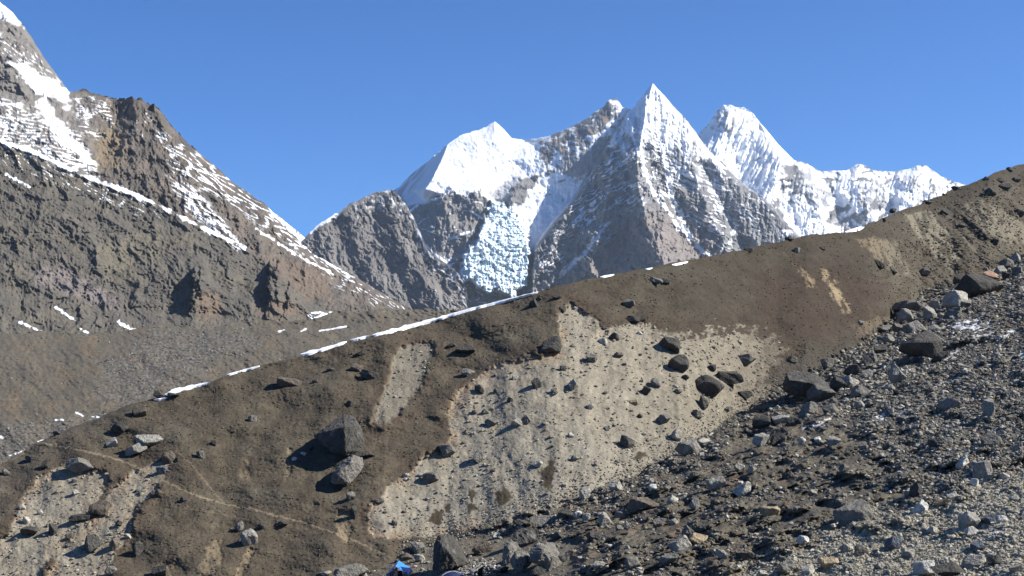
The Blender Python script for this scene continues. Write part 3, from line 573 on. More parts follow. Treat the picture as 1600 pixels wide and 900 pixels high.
def build_foreground():
    nr = 420
    v = np.linspace(0, 1, nr, dtype=f4)[:, None]
    px = np.broadcast_to(FXS, (nr, len(FXS))).copy()
    pyf = interp(FXS, FOOT) - 14
    pyb = np.maximum(interp(FXS, [(-400, 1150), (2050, 1030)]), pyf + 120)
    py = pyf + (pyb - pyf) * v
    d = fg_plane_d(px, py)
    k = sm(250, 620, px)
    df = fg_plane_d(px, np.broadcast_to(pyf, py.shape)); alt = 125 * (HY - pyf) / F / ((HY - py) / F) + 0 * d
    d = np.where(px < 620, alt * (1 - k) + d * k, d)
    dn = v * (pyb - pyf)
    wob = fbm(px / 60, py / 30, 5, 300)
    ax_, ay_ = rot(px, py, -24)
    bank = ridged(ax_ / 260 + wob * .5, ay_ / 34, 4, 301, .5)
    n = bank * 3.2 + fbm(px / 50, py / 26, 3, 302, .35) * 2.2 + fbm(px / 9, py / 5, 4, 303, .6) * .4 + fbm(px / 26, py / 20, 4, 310) * 1.6 * (1 - sm(0, 60, dn))
    camp = sm(-25, 15, poly_sd(px, py, [(560, 880), (640, 850), (760, 835), (900, 850), (880, 1000), (560, 1000)]))
    grav = sm(-22, 16, poly_sd(px, py, GRAVEL) + wob * 50 + fbm(px / 10, py / 7, 4, 306) * 18)
    n = n * (1 - .75 * camp) * (1 - .55 * grav)
    d = d * (1 - n * .012 * 1)
    c = mix(flat(px.shape, (.125, .109, .081)), (.084, .073, .055), .5 + 1.2 * fbm(ax_ / 90, ay_ / 22, 5, 304))
    c = mix(c, (.10, .065, .045), sm(.12, .4, fbm(ax_ / 60, ay_ / 18, 4, 305)) * .6 * (1 - sm(1150, 1300, px)))
    upg = sm(1250, 1420, px + (640 - py) * .8)
    c = mix(c, (.125, .118, .102), upg * .8)
    c = mix(c, mix(flat(px.shape, (.44, .40, .30)), (.31, .285, .215), .5 + 1.4 * fbm(px / 7, py / 4, 4, 307)), grav * .85)
    c = mix(c, (.16, .14, .105), camp * .7)
    c = mix(c, (.20, .185, .15), (1 - sm(0, 16, dn + wob * 22)) * (1 - sm(980, 1060, px)) * .7)
    s = np.zeros_like(px)
    brk = fbm(px / 9, py / 4, 4, 308)
    for pol, a_ in SNOWP: s = np.maximum(s, sm(-1.5, 1.5, poly_sd(px, py, pol) + brk * 13) * a_ * .8)
    c = mix(c, SNOW, s)
    V = unproj(px, py, d)
    last = V[-1]; rows = [V]
    for t in (.75, .5, .3, .15, .06, -.3):           # up to and behind the viewpoint
        q = last.copy(); q[:, 1] = last[:, 1] * t; q[:, 0] = last[:, 0] * (.35 + .65 * max(t, 0)) ; z1 = -6.0 ; q[:, 2] = last[:, 2] * max(t, 0) + (1 - max(t, 0)) * z1
        rows.append(q[None])
    V = np.concatenate(rows); C = rgba(c, s); C = np.concatenate([C, np.repeat(C[-1:], 6, 0)])
    o0 = np.array((0, 100, -20.))
    me = set_mesh('rubble_ground', V.reshape(-1, 3) - o0, grid_faces(*V.shape[:2]), C.reshape(-1, 4), True, M_rub)
    tag(link('rubble_ground', me, tuple(o0)), 'dark stony slope and pale gravel rising in the lower right foreground', 'ground', None, 'structure')
    return px, py, d, grav

def build_valley():
    top = [(-500, 500), (0, 520), (60, 516), (120, 524), (210, 516), (260, 508), (330, 512), (390, 503), (480, 500), (520, 488), (600, 484), (650, 486), (760, 480)]
    px, py, yt = grid(-480, 2000, 1.6, top + [(2000, 480)], [(-500, 900), (0, 800), (780, 600), (1000, 640), (2000, 640)], 300, jag(5., 40, 63))
    q = py + (np.minimum(px, 900) - 300) * .02
    d = np.exp(np.interp(q, [480, 510, 550, 600, 650, 700, 735, 800, 900], np.log([1900, 1560, 1020, 660, 420, 290, 235, 185, 150]))).astype(f4)
    ax_, ay_ = rot(px, py, 38)
    rib = ridged(ax_ / 160, ay_ / 30 + fbm(px / 60, py / 60, 2, 400) * .6, 5, 401)
    n = rib * .8 + fbm(px / 70, py / 40, 5, 402) * 1.4 + fbm(px / 7, py / 5, 5, 403, .65) * .55
    d = d * (1 - n * .028)
    rubb = sm(-12, 12, poly_sd(px, py, [(150, 620), (165, 570), (230, 520), (320, 515), (420, 525), (330, 570), (280, 600), (230, 625), (190, 640)]) + fbm(px / 26, py / 18, 4, 404) * 26)
    low = 1 - sm(-14, 14, poly_sd(px, py, [(-500, 480), (780, 480), (780, 600), (300, 600), (200, 640), (100, 655), (0, 665), (-500, 720)]) + fbm(px / 30, py / 20, 3, 405) * 16)
    c = mix(flat(px.shape, (.142, .122, .094)), (.105, .092, .074), .5 + 1.2 * fbm(ax_ / 70, ay_ / 22, 5, 406))
    c = mix(c, (.16, .12, .08), sm(.0, .4, fbm(px / 40, py / 26, 4, 407)) * .6)
    spk = fbm(px / 4, py / 3, 3, 408)
    c = c * np.array((.80, .79, .72), f4)
    c = mix(c, (.145, .142, .132), np.maximum(rubb, low * .9) * sm(.0, .35, spk) * .9); c = mix(c, (.05, .048, .046), np.maximum(rubb, low) * sm(.05, .35, -spk) * .8)
    c = mix(c, (.055, .05, .045), sm(.2, .5, fbm(px / 6, py / 4, 4, 409)) * .5)
    s = np.zeros_like(px)
    for ln, wd in (([(118, 644), (130, 650)], 1.2), ([(144, 651), (156, 652)], 1.1), ([(86, 656), (98, 656)], 1.), ([(470, 518), (478, 514)], 1.), ([(500, 517), (540, 510)], 1.1), ([(0, 682), (4, 684)], 2.), ([(15, 712), (50, 700)], 1.), ([(60, 690), (90, 682)], .9), ([(436, 518), (444, 515)], 1.)):
        s = np.maximum(s, 1 - sm(wd * .5, wd * 1.5, line_d(px, py, ln) + fbm(px / 6, py / 6, 2, 410) * 1.5))
    c = mix(c, SNOW, s)
    global VAL; VAL = (px, py, d, np.maximum(rubb, low))
    o = relief('valley_ground', px, py, d, rgba(c, s), M_mid, back=3.)
    tag(o, 'grey-brown valley slope of scree behind the ridge on the left', 'valley', None, 'structure')

def build_base():
    n = 24
    g = np.linspace(-1, 1, n); X, Y = np.meshgrid(np.sign(g) * np.abs(g) ** 2 * 18000, np.sign(g) * np.abs(g) ** 2 * 18000)
    V = np.stack([X, Y, X * 0], -1).reshape(-1, 3)
    C = np.empty((len(V), 4), f4); C[:] = (.12, .105, .085, 0)
    me = set_mesh('ground', V, grid_faces(n, n), C, True, M_mid)
    tag(link('ground', me, (0, 0, -62)), 'wide grey-brown valley floor under the hills', 'ground', None, 'structure')

build_base()
build_snow_range(); build_massif(); build_far_snow(); build_buttress(); build_left_mountain(); build_valley()
MPX, MPY, MD = build_moraine(); FPX, FPY, FD, FGRAV = build_foreground()

# ------------------------------------------------------------------ finding the ground
def sample(GX, GY, G, px, py):
    """value of a ground grid at photo position (px, py)"""
    px = np.asarray(px, f4); py = np.asarray(py, f4)
    c = np.clip((px - GX[0, 0]) / (GX[0, 1] - GX[0, 0]), 0, GX.shape[1] - 1.001); i = c.astype(int); t = c - i
    def col(i):
        y0 = GY[0, i]; y1 = GY[-1, i]
        r = np.clip((py - y0) / (y1 - y0), 0, 1) * (GX.shape[0] - 1.001); j = r.astype(int); q = r - j
        return G[j, i] * (1 - q) + G[j + 1, i] * q
    return col(i) * (1 - t) + col(i + 1) * t
def foot_y(px): return interp(px, FOOT)
def ground_d(px, py):
    px = np.asarray(px, f4); py = np.asarray(py, f4)
    h = py - foot_y(px); a_ = sample(FPX, FPY, FD, px, py); b_ = sample(MPX, MPY, MD, px, py)
    return np.where(h > 10, a_, np.where(h < -12, b_, np.minimum(a_, b_)))
def ground_pt(px, py): return unproj(np.asarray(px, f4), np.asarray(py, f4), ground_d(px, py))

# ------------------------------------------------------------------ rocks
def ico(n):
    bm = bmesh.new(); bmesh.ops.create_icosphere(bm, subdivisions=n, radius=1); bm.verts.ensure_lookup_table()
    V = np.array([v.co for v in bm.verts], f4); T = np.array([[v.index for v in f.verts] for f in bm.faces], np.int32); bm.free(); return V, T
ICO = {n: ico(n) for n in (1, 2, 3, 4)}
def rock_shape(rs, n, cuts=6, p=60., lo=.55, noise=.04):
    """a block bounded by six jittered joint faces and some broken corners"""
    V, T = ICO[n]
    q, _ = np.linalg.qr(rs.normal(size=(3, 3)))
    n6 = np.concatenate([q, -q]) + rs.normal(size=(6, 3)) * .22
    nn = np.concatenate([n6, rs.normal(size=(cuts, 3))]); nn /= np.linalg.norm(nn, axis=1)[:, None]
    h = np.concatenate([rs.uniform(lo, 1., 6), rs.uniform(lo + .2, 1.12, cuts)])
    t = np.maximum(V @ nn.T, 0.02) / h
    r = np.sum(t ** p, 1) ** (-1 / p)
    if noise:
        o = rs.uniform(0, 99, 3)
        r = r * (1 + noise * (fbm(V[:, 0] * 2.2 + o[0] + V[:, 2] * .8, V[:, 1] * 2.2 + o[1] + V[:, 2] * 1.3, 4, 500) * 2))
    W = V * r[:, None]
    W -= (W.max(0) + W.min(0)) / 2
    W /= (np.abs(W).max(0) + 1e-6)
    return W
def rand_rot(rs, n):
    q = rs.normal(size=(n, 4)); q /= np.linalg.norm(q, axis=1)[:, None]; w_, x, y, z = q.T
    return np.stack([np.stack([1 - 2 * (y * y + z * z), 2 * (x * y - z * w_), 2 * (x * z + y * w_)], -1), np.stack([2 * (x * y + z * w_), 1 - 2 * (x * x + z * z), 2 * (y * z - x * w_)], -1),
                     np.stack([2 * (x * z - y * w_), 2 * (y * z + x * w_), 1 - 2 * (x * x + y * y)], -1)], 1)
def stones(name, px, py, size, tone, level, seed, mat, label, cat, dfun=None, sink=.33):
    """many small loose stones in one mesh; size in photo pixels, tone (n,3) albedo"""
    rs = np.random.RandomState(seed); n = len(px)
    P = ground_pt(px, py) if dfun is None else unproj(px, py, dfun(px, py))
    sc = size * P[:, 1] / F * .5
    lib = [rock_shape(rs, level, 4, 40., .6, 0) for _ in range(20)]; V0, T = ICO[level]; k = len(V0)
    A = np.stack(lib)[rs.randint(0, 20, n)]
    ax_ = rs.uniform(.65, 1.25, (n, 1, 3)) * np.array([1.1, 1.1, .8])
    A = np.einsum('nij,nkj->nki', rand_rot(rs, n), A) * ax_ * sc[:, None, None]
    A = A + P[:, None, :]; A[:, :, 2] += (sc * (1 - 2 * sink))[:, None] * .8
    C = np.empty((n, k, 4), f4); C[:, :, :3] = (tone * np.array((1.0, .98, .94), f4))[:, None, :]; C[..., 3] = 0
    T2 = (T[None] + (np.arange(n) * k)[:, None, None]).reshape(-1, 3)
    o0 = np.array([P[:, 0].mean(), P[:, 1].mean(), P[:, 2].min()])
    me = set_mesh(name, A.reshape(-1, 3) - o0, T2, C.reshape(-1, 4), False, mat)
    print(label, n, float(sc.mean()), float(size.mean()))
    return tag(link(name, me, tuple(o0)), label, cat, None, 'stuff')

TONES = {'d': (.072, .068, .060), 'g': (.17, .16, .138), 'l': (.27, .255, .22), 'p': (.36, .34, .285), 'b': (.125, .105, .082), 't': (.34, .27, .17), 'r': (.24, .155, .11), 'w': (.48, .465, .42), 's': (.10, .115, .135)}
TWORD = {'d': 'dark', 'g': 'grey', 'l': 'light grey', 'p': 'pale', 'b': 'brown', 't': 'tan', 'r': 'rusty', 'w': 'white', 's': 'slate blue'}
SWORD = {'r': 'rounded', 'a': 'angular', 'f': 'flat', 't': 'upright', 'w': 'wedge-shaped'}
BOULDERS = []          # (object, px, py, w, h, tone, shape, label, short)
def boulder(px, py, w_, h_, tone='g', shape='a', label=None, short=None, lvl=None, seed=None, group='boulders', name='boulder', pts=None, lean=0):
    rs = np.random.RandomState(int(seed if seed is not None else px * 7 + py * 13) % 99991)
    gy = py + h_ * .3
    d = float(ground_d(px, gy)); m = d / F
    lvl = lvl or (4 if max(w_, h_) > 15 else 3)
    cuts, p, lo = {'r': (12, 22., .75), 'a': (6, 60., .55), 'f': (6, 60., .6), 't': (6, 60., .55), 'w': (5, 70., .5)}[shape]
    W = rock_shape(rs, lvl, cuts, p, lo, .045)
    t = rs.uniform(0, 6.28); c_, s_ = math.cos(t), math.sin(t)
    if shape == 'w': W[:, 0] *= 1 - .55 * (W[:, 2] * .5 + .5)
    if lean: W[:, 0] += W[:, 2] * lean
    # big end of the size range keeps its width across the view
    W[:, 0] *= w_ * m * .53; W[:, 2] *= h_ * m * .56; W[:, 1] *= (w_ * .6 + h_ * .4) * m * .5
    base = unproj(np.array(px), np.array(gy), np.array(d)).astype(float)
    W[:, 2] += h_ * m * .29
    tc = np.array(TONES[tone], f4) * rs.uniform(.85, 1.15)
    n3 = fbm(W[:, 0] / (w_ * m) * 3 + 9, W[:, 2] / (w_ * m) * 3 + W[:, 1] / (w_ * m) * 2, 4, 501)
    C = np.empty((len(W), 4), f4); C[:, :3] = tc; C[:, :3] *= (1 + .5 * n3)[:, None]; C[:, 3] = 0
    me = set_mesh(name, W, ICO[lvl][1], C, False, M_rock)
    o = link(name, me, tuple(base))
    BOULDERS.append([o, px, py, w_, h_, tone, shape, label, short, group])
    return o
def hull_boulder(px, py, pts, tone, label, short, sub=3, noise=.06, streaks=None):
    """a large faceted boulder from its corner points: (photo px, photo py, metres towards the camera)"""
    d = float(ground_d(px, py)); base = unproj(np.array(px), np.array(py), np.array(d)).astype(float)
    bm = bmesh.new()
    for x, y, f in pts:
        q = unproj(np.array(x), np.array(y), np.array(d - f)).astype(float) - base; bm.verts.new(q)
    r = bmesh.ops.convex_hull(bm, input=bm.verts)
    bmesh.ops.delete(bm, geom=[g for g in r['geom_interior'] if isinstance(g, bmesh.types.BMVert)], context='VERTS')
    bmesh.ops.bevel(bm, geom=bm.edges[:] + bm.verts[:], offset=.07, segments=1, affect='EDGES')
    bmesh.ops.triangulate(bm, faces=bm.faces)
    for _ in range(sub):
        bmesh.ops.subdivide_edges(bm, edges=bm.edges, cuts=1, use_grid_fill=True)
    bmesh.ops.triangulate(bm, faces=bm.faces)
    bm.verts.ensure_lookup_table(); bm.normal_update()
    V = np.array([v.co for v in bm.verts], f4); Nn = np.array([v.normal for v in bm.verts], f4); T = np.array([[v.index for v in f.verts] for f in bm.faces], np.int32); bm.free()
    q = fbm(V[:, 0] * .6 + V[:, 1] * .35, V[:, 2] * .6 + V[:, 1] * .5, 5, 510, .6) + .5 * ridged(V[:, 0] * 1.1 + V[:, 1] * .7, V[:, 2] * .8, 4, 511) - .3
    q2 = ridged(V[:, 0] * 1.5 + V[:, 1] * 1.1, V[:, 2] * 1.1 + V[:, 1] * .5, 5, 514, .6) - .6
    V = V + Nn * (q * noise * 1.3 + q2 * .22)[:, None]
    n3 = fbm(V[:, 0] * .7 + V[:, 1], V[:, 2] * .5, 5, 512)
    tc = np.array(TONES[tone], f4); C = np.empty((len(V), 4), f4); C[:, :3] = tc; C[:, :3] *= (1 + .6 * n3)[:, None]
    lich = sm(.22, .4, fbm(V[:, 0] * 2.2, V[:, 2] * .45 + V[:, 1], 4, 513)) * .6; C[:, :3] = mix(C[:, :3], (.22, .215, .2), lich); C[:, 3] = 0
    me = set_mesh('boulder', V, T, C, False, M_rock)
    o = link('boulder', me, tuple(base))
    xs = [p[0] for p in pts]; ys = [p[1] for p in pts]
    BOULDERS.append([o, (min(xs) + max(xs)) / 2, (min(ys) + max(ys)) / 2, max(xs) - min(xs), max(ys) - min(ys), tone, 'a', label, short, 'boulders'])
    return o

# --- the boulders the photograph shows one by one
hull_boulder(533, 702, [(490, 681, 1.2), (504, 670, .2), (527, 658, -1.2), (536, 647, -2.6), (553, 651, -2.6), (566, 670, -1.), (570, 692, .2), (561, 705, 1.2), (541, 714, 2.4), (518, 706, 2.8), (500, 693, 2.4), (507, 675, 2.2), (538, 667, 2.9), (553, 668, 2.0), (540, 706, 3.4), (520, 700, -3), (560, 690, -4)], 'd',
             'largest dark faceted boulder on the brown ridge slope, left of the tan scar', 'the largest slope boulder')
hull_boulder(543, 750, [(516, 753, 1.4), (520, 737, 1.2), (534, 721, .2), (552, 709, -1.4), (567, 715, -1.4), (569, 728, -.4), (560, 742, .6), (546, 756, 1.7), (522, 758, 2.0), (527, 742, 2.4), (548, 722, 1.6), (540, 752, 2.2), (540, 735, -2.5), (560, 730, -2.5)], 'g',
             'grey leaning boulder directly below the largest dark boulder on the slope', 'the leaning grey boulder')
hull_boulder(703, 888, [(676, 891, 1.2), (677, 862, 1.0), (680, 841, .6), (687, 835, .2), (699, 833, -.6), (710, 839, -1.2), (720, 854, -1.), (727, 868, -.6), (734, 881, 0), (715, 886, 2.0), (688, 891, 2.4), (690, 852, 2.4), (706, 868, 2.4), (705, 870, -2.5), (690, 850, -2)], 'd',
             'tall dark split boulder with sunlit right edge standing above the camp', 'the tall split camp boulder')
hull_boulder(800, 876, [(783, 874, 1.2), (787, 853, .8), (797, 843, 0), (808, 847, -.4), (815, 858, -.2), (808, 870, .8), (799, 880, 1.8), (786, 882, 1.8), (795, 856, 1.9), (803, 862, -1.8)], 'g', 'grey boulder at camp just below the small white stone', 'the camp boulder under the white stone')
hull_boulder(815, 890, [(797, 876, 1.4), (804, 862, .8), (820, 860, .2), (829, 863, -.2), (833, 878, .2), (824, 886, 1.2), (816, 895, 2.), (801, 890, 2.), (808, 869, 2.), (824, 868, 1.4), (815, 874, -1.6)], 'g', 'blunt grey boulder in the middle of the camp boulder cluster', 'the blunt middle camp boulder')
hull_boulder(855, 884, [(826, 862, .8), (837, 849, .2), (853, 845, -.4), (866, 850, -.8), (875, 864, -.4), (881, 878, .2), (872, 888, 1.4), (862, 878, 1.8), (848, 862, 2.), (838, 876, 2.), (828, 878, 1.8), (858, 868, -2.2)], 'g', 'broad humped grey boulder with shaded hollow at right end of camp boulders', 'the humped camp boulder')
boulder(860, 880, 30, 26, 'g', 'a', 'shadowed grey boulder tucked under the broad humped camp boulder', 'the tucked camp boulder')
hull_boulder(826, 848, [(796, 838, 1.), (806, 828, .4), (820, 824, 0), (840, 823, 0), (842, 838, .6), (838, 848, 1.2), (816, 850, 1.6), (800, 844, 1.4), (820, 832, 1.), (825, 835, -1.6)], 'd', 'dark striped boulder with an ochre patch above the camp boulders', 'the ochre-patched boulder')
boulder(855, 814, 54, 17, 'g', 'f', 'long flat grey slab lying along the gully above camp', 'the long flat gully slab')
boulder(886, 804, 28, 18, 'd', 'r', 'dark rounded boulder at the upper end of the long flat slab', 'the dark boulder past the long slab')
boulder(902, 805, 14, 13, 'w', 'a', 'bright pale stone beside a dark boulder at the long slab', 'the bright gully stone')
boulder(916, 809, 12, 13, 'p', 'r')
boulder(775, 838, 13, 11, 'w', 'r', 'small white stone above the boulders of the camp', 'the white camp stone')
boulder(945, 815, 20, 28, 'l', 't', 'pale upright cracked boulder with long shadow right of the camp', 'the pale upright boulder')
boulder(971, 804, 20, 15, 'g', 'r'); boulder(929, 839, 22, 18, 'd', 'a', 'dark angular stone below the pale upright boulder', 'the dark stone under the upright boulder')
boulder(548, 893, 52, 22, 'g', 'r', 'broad grey boulder on the bottom edge left of the blue shelter', 'the bottom-edge boulder')
boulder(508, 896, 20, 8, 'l', 'f'); boulder(653, 857, 22, 20, 'g', 'a', 'grey boulder touching the left side of the tall split camp boulder', 'the grey camp boulder')
boulder(655, 873, 18, 13, 'p', 'r', 'pale rounded stone above the right eave of the blue shelter', 'the pale stone by the shelter')
boulder(633, 871, 24, 14, 'b', 'r', 'rounded brown boulder just behind the blue shelter roof', 'the brown shelter boulder')
boulder(693, 881, 9, 17, 't', 't', 'narrow tan stone post under the tall split boulder', 'the tan stone post')
boulder(755, 858, 34, 18, 'b', 'f', 'smooth flat brown slab between the split boulder and camp boulders', 'the smooth brown slab')
boulder(842, 893, 22, 16, 'd', 'a', 'dark block wedged below the blunt middle camp boulder', 'the wedged camp block')
boulder(879, 872, 20, 18, 'g', 'a', 'grey block against the right flank of the humped camp boulder', 'the flank block')
boulder(783, 892, 24, 14, 'd', 'a', 'low dark block in front of the left camp boulder', 'the low dark camp block')
boulder(872, 838, 24, 13, 'd', 'f', 'dark flat rock on reddish soil right of the ochre-patched boulder', 'the flat rock on red soil')
boulder(812, 818, 22, 14, 'd', 'a', 'dark block at the left end of the long flat gully slab', 'the slab-end block')
# left part of the ridge
boulder(249, 617, 17, 13, 'd', 'a', 'dark stone poking out of the lowest snow strip on the ridge', 'the stone in the snow strip')
boulder(271, 617, 20, 7, 'd', 'f', 'flat dark rock along the lower edge of the lowest snow strip', 'the flat snow-edge rock')
boulder(218, 643, 24, 19, 'b', 'r', 'rounded brown boulder on the turf below the lowest snow strip', 'the round brown boulder')
boulder(187, 668, 27, 19, 'd', 'r', 'dark rounded boulder on turf, lower left of the round brown one', 'the dark turf boulder')
boulder(175, 691, 20, 14, 'p', 'a', 'pale streaked stone below a dark rounded boulder on the left turf', 'the pale streaked stone')
boulder(234, 688, 42, 17, 'l', 'f', 'long tilted slab, pale at its right end, above the left scars', 'the tilted slab')
boulder(213, 702, 34, 19, 'l', 'a', 'grey pale-sided boulder with black shadow under the tilted slab', 'the boulder under the tilted slab')
boulder(264, 715, 21, 20, 'b', 'r', 'brown boulder at the top of the narrow left scar', 'the brown boulder at the narrow scar')
boulder(253, 735, 16, 12, 's', 'f', 'slate blue stone on the orange soil of the narrow left scar', 'the slate stone')
boulder(126, 727, 44, 24, 'g', 'a', 'large grey block at the top edge of the wide left scar', 'the grey scar-top block')
boulder(155, 794, 28, 23, 'b', 'r', 'brownish boulder on the turf bar between the two left scars', 'the boulder between the left scars')
boulder(126, 809, 32, 11, 'd', 'f', 'low dark flat rock on the wide left scar', 'the low flat scar rock')
boulder(47, 831, 27, 16, 'd', 'a', 'dark block near the left side of the wide left scar', 'the dark block at the far left')
boulder(83, 828, 14, 20, 'd', 't', 'small upright dark rock right of the dark block on left scar', 'the upright left-scar rock')
boulder(146, 849, 40, 27, 'd', 'w', 'dark pointed boulder with lit right face on the left scars', 'the pointed boulder')
boulder(215, 858, 18, 22, 'd', 't', 'upright black-shaded rock right of the narrow left scar', 'the upright black rock')
boulder(178, 852, 14, 22, 'b', 't'); boulder(249, 893, 24, 19, 'd', 'a', 'dark rock cut by the bottom edge below the upright black rock', 'the bottom-left dark rock')
boulder(173, 891, 20, 14, 'g', 'r'); boulder(389, 841, 28, 28, 'l', 'a', 'grey tilted boulder at the head of a pale streak, lower left slope', 'the tilted grey boulder')
boulder(374, 823, 14, 17, 'g', 't', 'small upright stone leaning behind the tilted grey boulder', 'the small leaning stone')
for q in [(395, 654, 14, 10, 'g', 'r'), (334, 692, 10, 10, 'd', 'a'), (313, 711, 13, 12, 'g', 'a'), (287, 780, 11, 9, 'd', 'a'), (249, 770, 13, 12, 'b', 'r'), (50, 716, 19, 9, 'd', 'f'), (70, 727, 11, 15, 'd', 'a'), (41, 813, 12, 12, 'p', 'a'), (10, 738, 14, 11, 'g', 'a'), (88, 677, 12, 8, 'd', 'f'), (35, 793, 12, 10, 'p', 'r'), (118, 770, 12, 10, 'p', 'a'), (30, 803, 10, 9, 'p', 'a'), (63, 800, 9, 8, 'p', 'r'), (108, 838, 12, 10, 'b', 'a'), (186, 818, 12, 9, 'd', 'a'), (200, 838, 10, 8, 'p', 'a')]: boulder(*q)
# middle of the ridge
boulder(452, 597, 37, 17, 'b', 'f', 'low broad brown boulder on the upper slope under the snow line', 'the low brown boulder')
boulder(577, 585, 31, 16, 'd', 'f', 'dark flat-bottomed boulder left of the upper pale scar', 'the dark boulder at the upper scar')
boulder(557, 574, 18, 12, 'b', 'r', 'brown stone touching the upper left of the dark boulder at upper scar', 'the brown stone at the upper scar')
boulder(517, 577, 14, 8, 'd', 'a'); boulder(493, 595, 10, 6, 'd', 'f'); boulder(548, 630, 14, 9, 'd', 'a', 'lone small dark rock above the largest slope boulder', 'the lone dark rock'); boulder(563, 553, 15, 7, 'd', 'f')
boulder(569, 710, 32, 10, 'd', 'f', 'flat dark slab sticking out between the two big slope boulders', 'the flat slab between big boulders')
boulder(727, 546, 30, 15, 'd', 'a', 'dark boulder on turf right of the upper pale scar', 'the dark turf rock above the scar')
boulder(705, 540, 14, 8, 'd', 'a'); boulder(732, 582, 21, 12, 'g', 'a', 'grey rock at the upper left corner of the big tan scar', 'the scar-corner rock')
boulder(749, 608, 15, 14, 'd', 'a'); boulder(699, 705, 25, 20, 'g', 'a', 'grey angular rock on the left orange edge of the big tan scar', 'the orange-edge rock')
boulder(673, 747, 26, 18, 'g', 'r', 'grey rock with pale rim low on the left part of tan scar', 'the low scar rock')
boulder(657, 742, 11, 7, 'w', 'f', 'tiny white stone left of the low grey scar rock', 'the tiny white scar stone')
boulder(749, 713, 21, 21, 'g', 'a', 'grey cracked rock alone on the lower middle of the tan scar', 'the lone cracked scar rock')
boulder(768, 660, 22, 14, 'g', 'a', 'grey slanted rock on the tan scar above the lone cracked rock', 'the slanted scar rock')
for q in [(742, 644, 10, 8, 'g', 'r'), (758, 643, 12, 8, 'g', 'a'), (616, 817, 10, 11, 'g', 'r'), (548, 776, 14, 15, 'g', 'a'), (553, 801, 11, 22, 'd', 't'), (439, 818, 20, 8, 'd', 'f'), (408, 822, 12, 10, 'd', 'r'), (398, 846, 10, 8, 'g', 'r'), (474, 709, 9, 6, 'w', 'r'), (460, 717, 8, 6, 'w', 'a'), (485, 700, 10, 9, 'd', 'a'), (594, 783, 13, 10, 'g', 'a'), (634, 743, 10, 7, 'w', 'f'), (540, 702, 9, 5, 'p', 'f')]: boulder(*q)
# big tan scar and the turf above it
boulder(859, 538, 33, 26, 'd', 'a', 'dark blocky boulder at the left notch of the tan scar top', 'the notch boulder')
boulder(871, 545, 14, 11, 'd', 'r', 'small dark rock leaning on the notch boulder at right', 'the notch rock')
boulder(834, 474, 16, 13, 'd', 'a', 'dark rock on turf just under the crest by the icefall', 'the dark crest rock')
boulder(842, 467, 10, 6, 'd', 'f'); boulder(871, 464, 15, 6, 'd', 'f', 'thin dark flat rock right of the dark crest rock', 'the thin crest rock'); boulder(879, 483, 11, 10, 'd', 'r')
boulder(982, 474, 19, 13, 'g', 'r', 'single grey rock on bare turf between crest and scar top', 'the single turf rock')
boulder(988, 499, 22, 11, 'd', 'a', 'dark rock on the top rim of the tan scar', 'the rim rock'); boulder(1003, 500, 12, 8, 'd', 'a')
boulder(1024, 439, 22, 11, 'g', 'a', 'grey rock right under the crest, near the pyramid foot', 'the rock under the pyramid'); boulder(1040, 439, 13, 11, 'd', 'a')
boulder(1048, 540, 34, 26, 'd', 'a', 'black-sided boulder sliding down upper right part of the tan scar', 'the black-sided boulder', lean=-.35)
boulder(1060, 568, 31, 26, 'd', 'r', 'dark rounded boulder with tan underside below the black-sided one', 'the dark rounded scar boulder')
boulder(1108, 604, 45, 34, 'd', 'r', 'broad dark purple-grey boulder, biggest on the right of the tan scar', 'the broad right-scar boulder')
boulder(1099, 630, 22, 24, 'd', 'w', 'dark wedge of rock under the broad boulder on right scar', 'the wedge under the broad boulder')
boulder(1138, 592, 46, 22, 'd', 'f', 'long dark boulder to the upper right of the broad boulder', 'the long dark boulder')
boulder(1112, 575, 14, 11, 'd', 'r'); boulder(1165, 563, 32, 19, 'g', 'a', 'grey boulder with dark hollow top near right end of scar', 'the hollow-topped boulder')
boulder(1163, 617, 24, 13, 'd', 'a', 'low dark rock below the long dark boulder', 'the low dark rock')
boulder(959, 526, 17, 13, 'd', 'a', 'small half-black rock near the top of the tan scar', 'the half-black rock'); boulder(942, 533, 14, 10, 'p', 'r', 'pale round stone left of the half-black rock', 'the pale round stone')
boulder(925, 560, 18, 15, 'g', 'a', 'grey pointed rock in the upper middle of the tan scar', 'the pointed mid-scar rock'); boulder(967, 555, 15, 10, 'b', 'a', 'small brown rock in the upper centre of the tan scar', 'the brown mid-scar rock')
boulder(897, 601, 25, 18, 'l', 'w', 'pale pyramid-shaped rock with shadow in the middle of tan scar', 'the pyramid-shaped rock')
boulder(838, 600, 16, 18, 'd', 'a', 'dark rock left of the pyramid-shaped rock on the tan scar', 'the dark rock left of the pyramid one')
boulder(1025, 598, 18, 14, 'g', 'r', 'rounded grey rock mid-right on the tan scar', 'the rounded mid-right rock'); boulder(1009, 611, 17, 16, 'd', 'a', 'dark angular rock left below the rounded mid-right rock', 'the dark mid-right rock')
boulder(809, 661, 20, 14, 'p', 'r', 'pale rounded rock of a pair on the left middle of scar', 'the pale rock of the pair'); boulder(823, 655, 14, 16, 'g', 'a', 'grey rock touching the pale rounded rock, left middle of scar', 'the grey rock of the pair')
boulder(1037, 655, 21, 16, 'g', 'a', 'grey rock with dark foot right of the scar centre', 'the dark-footed rock'); boulder(1089, 648, 14, 15, 'g', 'a'); boulder(1056, 680, 18, 19, 'l', 't', 'lit slab-sided rock with black shadow near the scar foot', 'the lit slab-sided rock')
boulder(980, 691, 23, 21, 'd', 'a', 'dark rock with lit right face near the lower edge of scar', 'the dark lower-edge rock')
